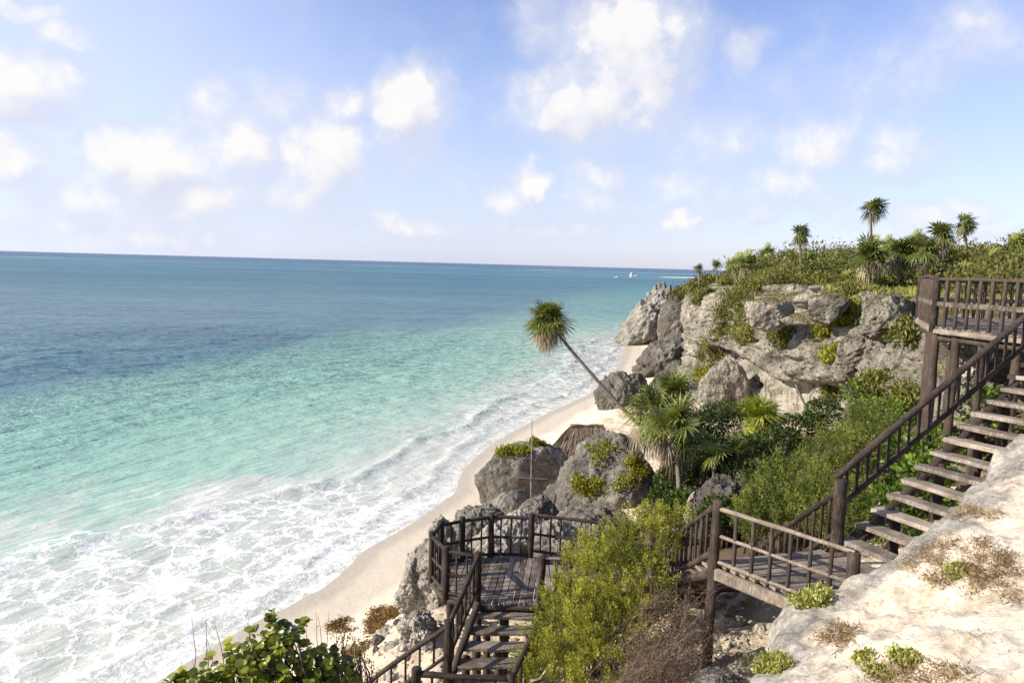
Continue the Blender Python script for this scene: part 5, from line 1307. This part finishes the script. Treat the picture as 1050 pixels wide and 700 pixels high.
# ------------------------------------------------------------------ growth on rocks: cast lines of sight on the meshes that are there
from mathutils.bvhtree import BVHTree
def bvh(o):
    me = o.data; mw = Vector(o.location); return BVHTree.FromPolygons([v.co + mw for v in me.vertices], [tuple(p.vertices) for p in me.polygons])
def find(word): return next(o for o in bpy.data.objects if word in o.get('label', ''))
def hits(tree, pts, rs=None):
    out = []
    for (px, py) in pts:
        h = tree.ray_cast(Vector((0, 0, CAM_H)), ray(px, py).normalized())
        if h[0] is not None: out.append((np.array(h[0]), np.array(h[1])))
    return out
def patch_px(rs, cx, cy, rx, ry, n):
    a = rs.uniform(0, 6.283, n); r = np.sqrt(rs.uniform(0, 1, n)); return np.stack([cx + rx * r * np.cos(a), cy + ry * r * np.sin(a)], 1)
def grow_on(name, label, cat, tree, regions, mat, seed, per, ll, lw, spread, up=0.8, group=None, kind=None, lift=0.02, gap=0.0, gs=6.0, flat=1.0):
    rs = np.random.RandomState(seed); q = QB(); base = None
    for (cx, cy, rx, ry, n) in regions:
        hh = hits(tree, patch_px(rs, cx, cy, rx, ry, n))
        if not hh: continue
        med = np.median([p[1] for p, _ in hh]); span = 2.2 * max(rx, ry) * med / F_PX
        hh = [h for h in hh if abs(h[0][1] - med) <= span]
        if kind is None and hh:                          # keep the largest connected clump, so that it is one plant
            PP = np.array([h[0] for h in hh]); lab = np.arange(len(PP)); ok = np.linalg.norm(PP[:, None] - PP[None], axis=2) < max(2.6 * spread, 0.9 * ll + 1.5 * spread)
            for _ in range(60):
                l2 = np.where(ok, lab[None, :], 10 ** 6).min(1)
                if (l2 == lab).all(): break
                lab = l2
            big = np.bincount(lab).argmax(); hh = [h for h, l in zip(hh, lab) if l == big]
        if kind is None and hh: per = max(per, int(1900 / len(hh)) + 1)
        for p, nm in hh:
            if gap and pn(np.array([p * gs]))[0] < gap - 0.5 * rs.uniform() * gap: continue
            base = p if base is None else base
            C = p + nm * lift + rs.normal(size=(per, 3)) * spread * (1, 1, flat); Dv = unit(nm * 0.5 + rs.normal(size=(per, 3)) * 0.6 + (0, 0, up)); N = unit(rs.normal(size=(per, 3)) + nm)
            if flat < 0.2: Dv = unit(Dv * (1, 1, 0.15))
            q.add(*diamonds(C, Dv, N, ll * rs.uniform(0.5, 1.4, per), lw * rs.uniform(0.7, 1.3, per), np.clip(rs.normal(0.5, 0.2) + 0.15 * rs.normal(size=per), 0, 1)))
    if base is None: return
    return tag(q.build(name, mat, origin=tuple(base)), label, cat, group, kind)
TB = bvh(find('largest grey boulder'))
grow_on('creeper', 'yellow green creeper draped over the top of the largest boulder', 'creeper', TB, [(622, 480, 40, 26, 260), (602, 496, 14, 14, 90), (646, 466, 14, 12, 60)], M['creeper'], 1, 14, 0.14, 0.06, 0.10, gap=0.02, gs=1.1)
TF = bvh(find('broad flat-topped'))
grow_on('rock_plants', 'low green growth along the top of the flat-topped boulder', 'plant', TF, [(525, 460, 24, 8, 70), (548, 453, 22, 5, 50)], M['creeper'], 2, 9, 0.12, 0.05, 0.09)
TS = bvh(find('pointed sea stack'))
grow_on('rock_plants', 'green growth on the crown of the pointed sea stack', 'plant', TS, [(660, 300, 14, 10, 60), (652, 315, 8, 14, 30)], M['creeper'], 3, 9, 0.40, 0.2, 0.30)
TK = bvh(find('pale corner of the headland')); TD = bvh(find('dark rock face wedged'))
grow_on('rock_plants', 'green scrub on top of the pale corner of the headland', 'plant', TK, [(726, 294, 26, 10, 130)], M['scrub'], 4, 12, 0.45, 0.2, 0.45)
grow_on('rock_plants', 'thin green growth along the crest of the dark rock face', 'plant', TD, [(702, 300, 18, 6, 70)], M['scrub'], 5, 10, 0.40, 0.18, 0.35)
TC = bvh(bpy.data.objects['cliff'])
for i, (cx, cy, rx, ry, n, lab) in enumerate([
        (742, 312, 28, 34, 420, 'big hanging mass of green shrub left of the perched boulder'), (716, 296, 18, 14, 110, 'scrub clinging to the top left corner of the cliff'), (728, 360, 14, 12, 50, 'small green shrub on the ledge at the left end of the cliff'),
        (722, 384, 9, 6, 26, 'tuft of green above the rounded slab at the cliff foot'), (858, 367, 10, 6, 26, 'round green tuft on the ledge right of the white streaks'), (880, 375, 14, 14, 50, 'straggling green shrub on the slanting rock shoulder'),
        (853, 398, 10, 8, 30, 'green tuft beside the dead branch on the cliff'), (895, 400, 8, 12, 30, 'narrow shrub in a crack of the tall leaning rock'), (925, 345, 8, 5, 16, 'small tuft near the upper platform on pale rock'), (845, 335, 14, 7, 26, 'yellowish grass below the cliff top block'),
        (870, 318, 12, 12, 36, 'grassy cascade on the cliff brow'), (930, 410, 8, 10, 24, 'small pale shrub at the bottom of the platform posts'), (742, 286, 30, 10, 150, 'dense low scrub on the cliff edge above the hanging shrub'), (786, 291, 24, 7, 110, 'leafy scrub along the rim just above the perched boulder'), (762, 345, 10, 9, 40, 'green growth under the left end of the perched boulder'), (800, 345, 12, 6, 40, 'grassy tuft below the flat wedge of rock'), (880, 298, 16, 7, 50, 'low leafy growth hanging over the brow right of the pale block')]):
    near = 0.0245
    T_ = grow_on('cliff_plant', lab, 'plant', TC, [(cx, cy, rx, ry, n)], M['creeper'] if i in (3, 4, 9, 10) else M['scrub'], 20 + i, 22, 0.22, 0.09, 0.24, group='plants on the cliff face')
TO = bvh(bpy.data.objects['rock_outcrop'])
OG = 'green mats on the foreground rock'
grow_on('succulent', 'bright green cushion plant on the edge of the pale rock beside the landing', 'plant', TO, [(828, 612, 20, 11, 150)], M['succulent'], 61, 14, 0.055, 0.035, 0.045, group=OG, lift=0.03)
grow_on('succulent', 'largest pale green mat at the bottom edge of the pale rock', 'plant', TO, [(912, 680, 34, 13, 420)], M['succulent'], 62, 12, 0.045, 0.030, 0.04, group=OG, gap=0.06, gs=3.2, lift=0.01, flat=0.4)
grow_on('succulent', 'thin green patch on the right side of the pale rock', 'plant', TO, [(985, 586, 14, 7, 90)], M['succulent'], 64, 8, 0.04, 0.024, 0.04, group=OG, gap=0.06, gs=3.2, lift=0.01, flat=0.4)
grow_on('succulent', 'green trailing strip at the lower left foot of the pale rock', 'plant', TO, [(790, 682, 20, 8, 120)], M['succulent'], 67, 10, 0.045, 0.028, 0.035, group=OG, gap=0)
for i, (rg, lab) in enumerate([([(985, 575, 55, 24, 1100), (1020, 590, 34, 14, 300)], 'wide mat of dry brown grass across the middle of the pale rock'), ([(1000, 526, 24, 6, 200)], 'narrow strip of dry grass near the upper rim of the pale rock'), ([(862, 652, 20, 14, 260)], 'round tuft of dry brown grass above the largest green mat'), ([(930, 690, 64, 12, 340)], 'dry litter round the largest green mat'), ([(1045, 616, 20, 10, 60), (998, 607, 10, 5, 20)], 'sparse dry grass at the right edge of the pale rock')]):
    grow_on('dry_grass', lab, 'dry grass', TO, rg, M['drygrass'], 70 + i, 8, 0.075, 0.011, 0.07, -0.35, 'dry grass on the foreground rock', 'stuff', lift=0.012, gap=0.03, gs=7.0, flat=0.3)
TG = bvh(bpy.data.objects['ground'])
for i, (rg, lab) in enumerate([([(352, 641, 16, 7, 120)], 'flat brown heap of seaweed on the sand behind the round-leaved bush'), ([(388, 640, 10, 14, 110)], 'rust brown pile of seaweed right of the flat heap'), ([(395, 628, 16, 7, 60), (372, 668, 22, 14, 110)], 'scattered brown seaweed litter on the rubble')]):
    grow_on('seaweed', lab, 'seaweed', TG, rg, M['seaweed'], 80 + i, 16, 0.09, 0.035, 0.12, -0.5, 'seaweed on the sand', lift=0.02, gap=-0.25, gs=1.2, flat=0.12)
grow_on('ground_cover', 'low green plants and litter on the ground round the foot of the bank', None, TG, [(770, 690, 30, 12, 70), (700, 690, 30, 16, 60), (520, 560, 30, 10, 40)], M['creeper'], 90, 8, 0.07, 0.025, 0.06, kind='stuff', gap=0.1, gs=1.5)
# loose stones on the sandy slopes
rs = np.random.RandomState(3); V0, F0 = ico(2); q = []; Fq = []; nV = 0
for _ in range(2200):
    if rs.uniform() < 0.75: x, y = rs.uniform(-5.5, 0.5), rs.uniform(11.5, 21)
    else: x, y = rs.uniform(2.5, 5.0), rs.uniform(9.5, 14)
    s_, _n = shore_dist(np.array([x]), np.array([y]))
    if s_[0] > -4.6 - rs.uniform(0, 1.5): continue
    r = 0.03 + 0.10 * rs.uniform() ** 4; sc_ = rs.uniform(0.6, 1.3, 3) * r; sc_[2] *= 0.7
    Vr = V0 * sc_ * (1 + 0.22 * pn(V0 * 1.7 + rs.uniform(0, 99)))[:, None]; q.append(Vr + (x, y, gz(x, y) + r * 0.15)); Fq.append(F0 + nV); nV += len(V0)
tag(mk('pebbles', np.concatenate(q), np.concatenate(Fq), PR, smooth_=False), 'loose pale stones on the sandy slope', kind='stuff')

# ------------------------------------------------------------------ thatched hut, poles, boats
HY = 36.0
ra, rb = v3(at(585, 437, HY + 0.6)), v3(at(619, 437, HY + 0.6)); ez = at(570, 472, HY).z
e0, e1, e2, e3 = v3((at(566, 470, HY).x, HY - 0.9, ez)), v3((at(630, 470, HY).x, HY - 0.9, ez)), v3((at(630, 470, HY).x, HY + 2.2, ez)), v3((at(566, 470, HY).x, HY + 2.2, ez))
t = empty('thatched_hut', (float((e0[0] + e1[0]) / 2), HY + 0.6, 1.1), 'small beach hut with a brown palm thatch roof between the grey boulders', 'hut')
rs = np.random.RandomState(12); q = QB()
def thatch(a, b, c, dd, n):
    """Strands down the slope from ridge a-b to eave dd-c."""
    u = rs.uniform(0, 1, n); s = rs.uniform(0, 0.92, n)
    T0 = a + (b - a) * u[:, None]; B0 = dd + (c - dd) * u[:, None]; P = T0 + (B0 - T0) * s[:, None]; Dv = unit(B0 - T0 + rs.normal(size=(n, 3)) * 0.12)
    nm = unit(np.cross(b - a + (1e-3, 0, 0), dd - a)); nm = nm * np.sign(nm[2])
    q.add(*diamonds(P + nm * rs.uniform(0.01, 0.07, n)[:, None], Dv, nm + rs.normal(size=(n, 3)) * 0.25, rs.uniform(0.35, 0.75, n), rs.uniform(0.02, 0.05, n), np.clip(rs.normal(0.45, 0.2, n), 0, 1)))
thatch(ra, rb, e1, e0, 2600); thatch(ra, ra + (0.05, 0, 0), e0, e3, 1400); thatch(rb, ra, e3, e2, 900); thatch(rb, rb + (0.05, 0, 0), e2, e1, 900)
roof = q.build('roof', M['thatch'], t)
b = MB(); b.add(np.array([ra, rb, e0, e1, e2, e3]) - (0, 0, 0.03), [[0, 1, 3, 2], [0, 2, 5], [1, 4, 3], [0, 5, 4, 1]], 0.15); b.build('roof_frame', M['thatch'], t, False)
V, F = log(ra + (0, 0, 0.04), rb + (0, 0, 0.04), 0.09, None, 7, 0.15); b = MB(); b.add(V, F, 0.25); b.build('ridge_cap', M['thatch'], t)
for p in (e0, e1, e2, e3):
    c = (e0 + e2) / 2; x, y = p[0] + (c[0] - p[0]) * 0.15, p[1] + (c[1] - p[1]) * 0.2
    piece('post', t, log((x, y, gz(x, y) - 0.2), (x, y, ez + 0.25), 0.07), W_)
# thin pole on the flat-topped boulder, dead branch on the cliff, bleached stick
p0, p1 = v3(at(545, 493, 31.0)), v3(at(545.5, 428, 31.0))
t = empty('pole', tuple(p0), 'thin pale pole with a short crossbar standing in front of the flat-topped boulder', 'pole')
piece('shaft', t, log(p0 - (0, 0, 1.2), p1, 0.024, 0.018, 7, 0.02), TR, 0.6); piece('crossbar', t, log(v3(at(523, 489, 30.95)), v3(at(562, 491, 30.95)), 0.018, None, 6), TR, 0.3)
V, F = log(v3(at(816, 394, 36.5)), v3(at(836, 440, 36.0)), 0.05, 0.10, 7, 0.05, 0.3, 0.02); b = MB(); b.add(V, F, 0.6)
tag(b.build('dead_trunk', M['bark'], origin=tuple(at(836, 440, 36.0))), 'straight bare dead trunk leaning against the pale cliff foot', 'dead trunk')
V, F = tube([v3(at(664, 530, 18.6)), v3(at(668, 518, 18.6)), v3(at(672, 512, 18.6)), v3(at(679, 511, 18.6))], [0.04, 0.035, 0.03, 0.02], 6, 0.1); b = MB(); b.add(V, F, 0.9)
tag(b.build('driftwood', M['twig'], origin=tuple(at(664, 530, 18.6))), 'bleached crooked branch sticking up behind the bright bush', 'branch')
def boat(px, py, label, L, sail, seed):
    p = atz(px, py, 0.0); t = empty('sailing_boat' if sail else 'motor_boat', (p.x, p.y, 0), label, 'boat')
    ts = np.linspace(0, 1, 12); V = []; n = 9
    for s in ts:
        wdt = L * 0.15 * (math.sin(math.pi * min(1, 0.15 + s * 0.55)) if s < 0.75 else math.sin(math.pi * 0.56) * (1 - (s - 0.75) / 0.25) ** 0.6 + 0.01)
        for a in np.linspace(0, math.pi, n): V.append((p.x + (s - 0.5) * L, p.y + wdt * math.cos(a), 0.10 * L * (1 + 0.25 * s) - 0.13 * L * math.sin(a)))
    F = [[i * n + j, i * n + j + 1, (i + 1) * n + j + 1, (i + 1) * n + j] for i in range(11) for j in range(n - 1)] + [[j for j in range(n)], [11 * n + j for j in range(n)][::-1]]
    F += [[i * n, (i + 1) * n, (i + 1) * n + n - 1, i * n + n - 1] for i in range(11)]
    b = MB(); b.add(V, F); b.build('hull', M['white'], t)
    V, F = beam((p.x - 0.12 * L, p.y, 0.17 * L), (p.x + 0.18 * L, p.y, 0.17 * L), 0.16 * L, 0.12 * L); b = MB(); b.add(V, F); b.build('cabin', M['white'], t)
    if sail:
        V, F = log((p.x + 0.05 * L, p.y, 0.1 * L), (p.x + 0.05 * L, p.y, 1.25 * L), 0.012 * L, None, 6); b = MB(); b.add(V, F); b.build('mast', M['white'], t)
        b = MB(); z0, z1 = 0.25 * L, 1.2 * L
        S_ = [(p.x + 0.04 * L - (0.42 * L) * (1 - k / 10), p.y + dy + 0.05 * L * math.sin(k / 10 * 3.1), z0 + (z1 - z0) * k / 10) for k in range(11) for dy in (-0.01, 0.01)] + [(p.x + 0.045 * L, p.y + dy, z0 + (z1 - z0) * k / 10) for k in range(11) for dy in (-0.01, 0.01)]
        F = [[2 * k + e, 2 * k + 2 + e, 22 + 2 * k + 2 + e, 22 + 2 * k + e] for k in range(10) for e in (0, 1)]
        b.add(S_, F); b.build('sail', M['white'], t, False)
boat(632, 284.8, 'small white boat farthest left off the sand bar', 7.0, False, 1)
boat(647, 284.6, 'white sailing boat with one raised sail off the sand bar', 6.0, True, 2)
boat(652, 283.2, 'white motor boat right behind the sailing boat', 7.5, False, 3)
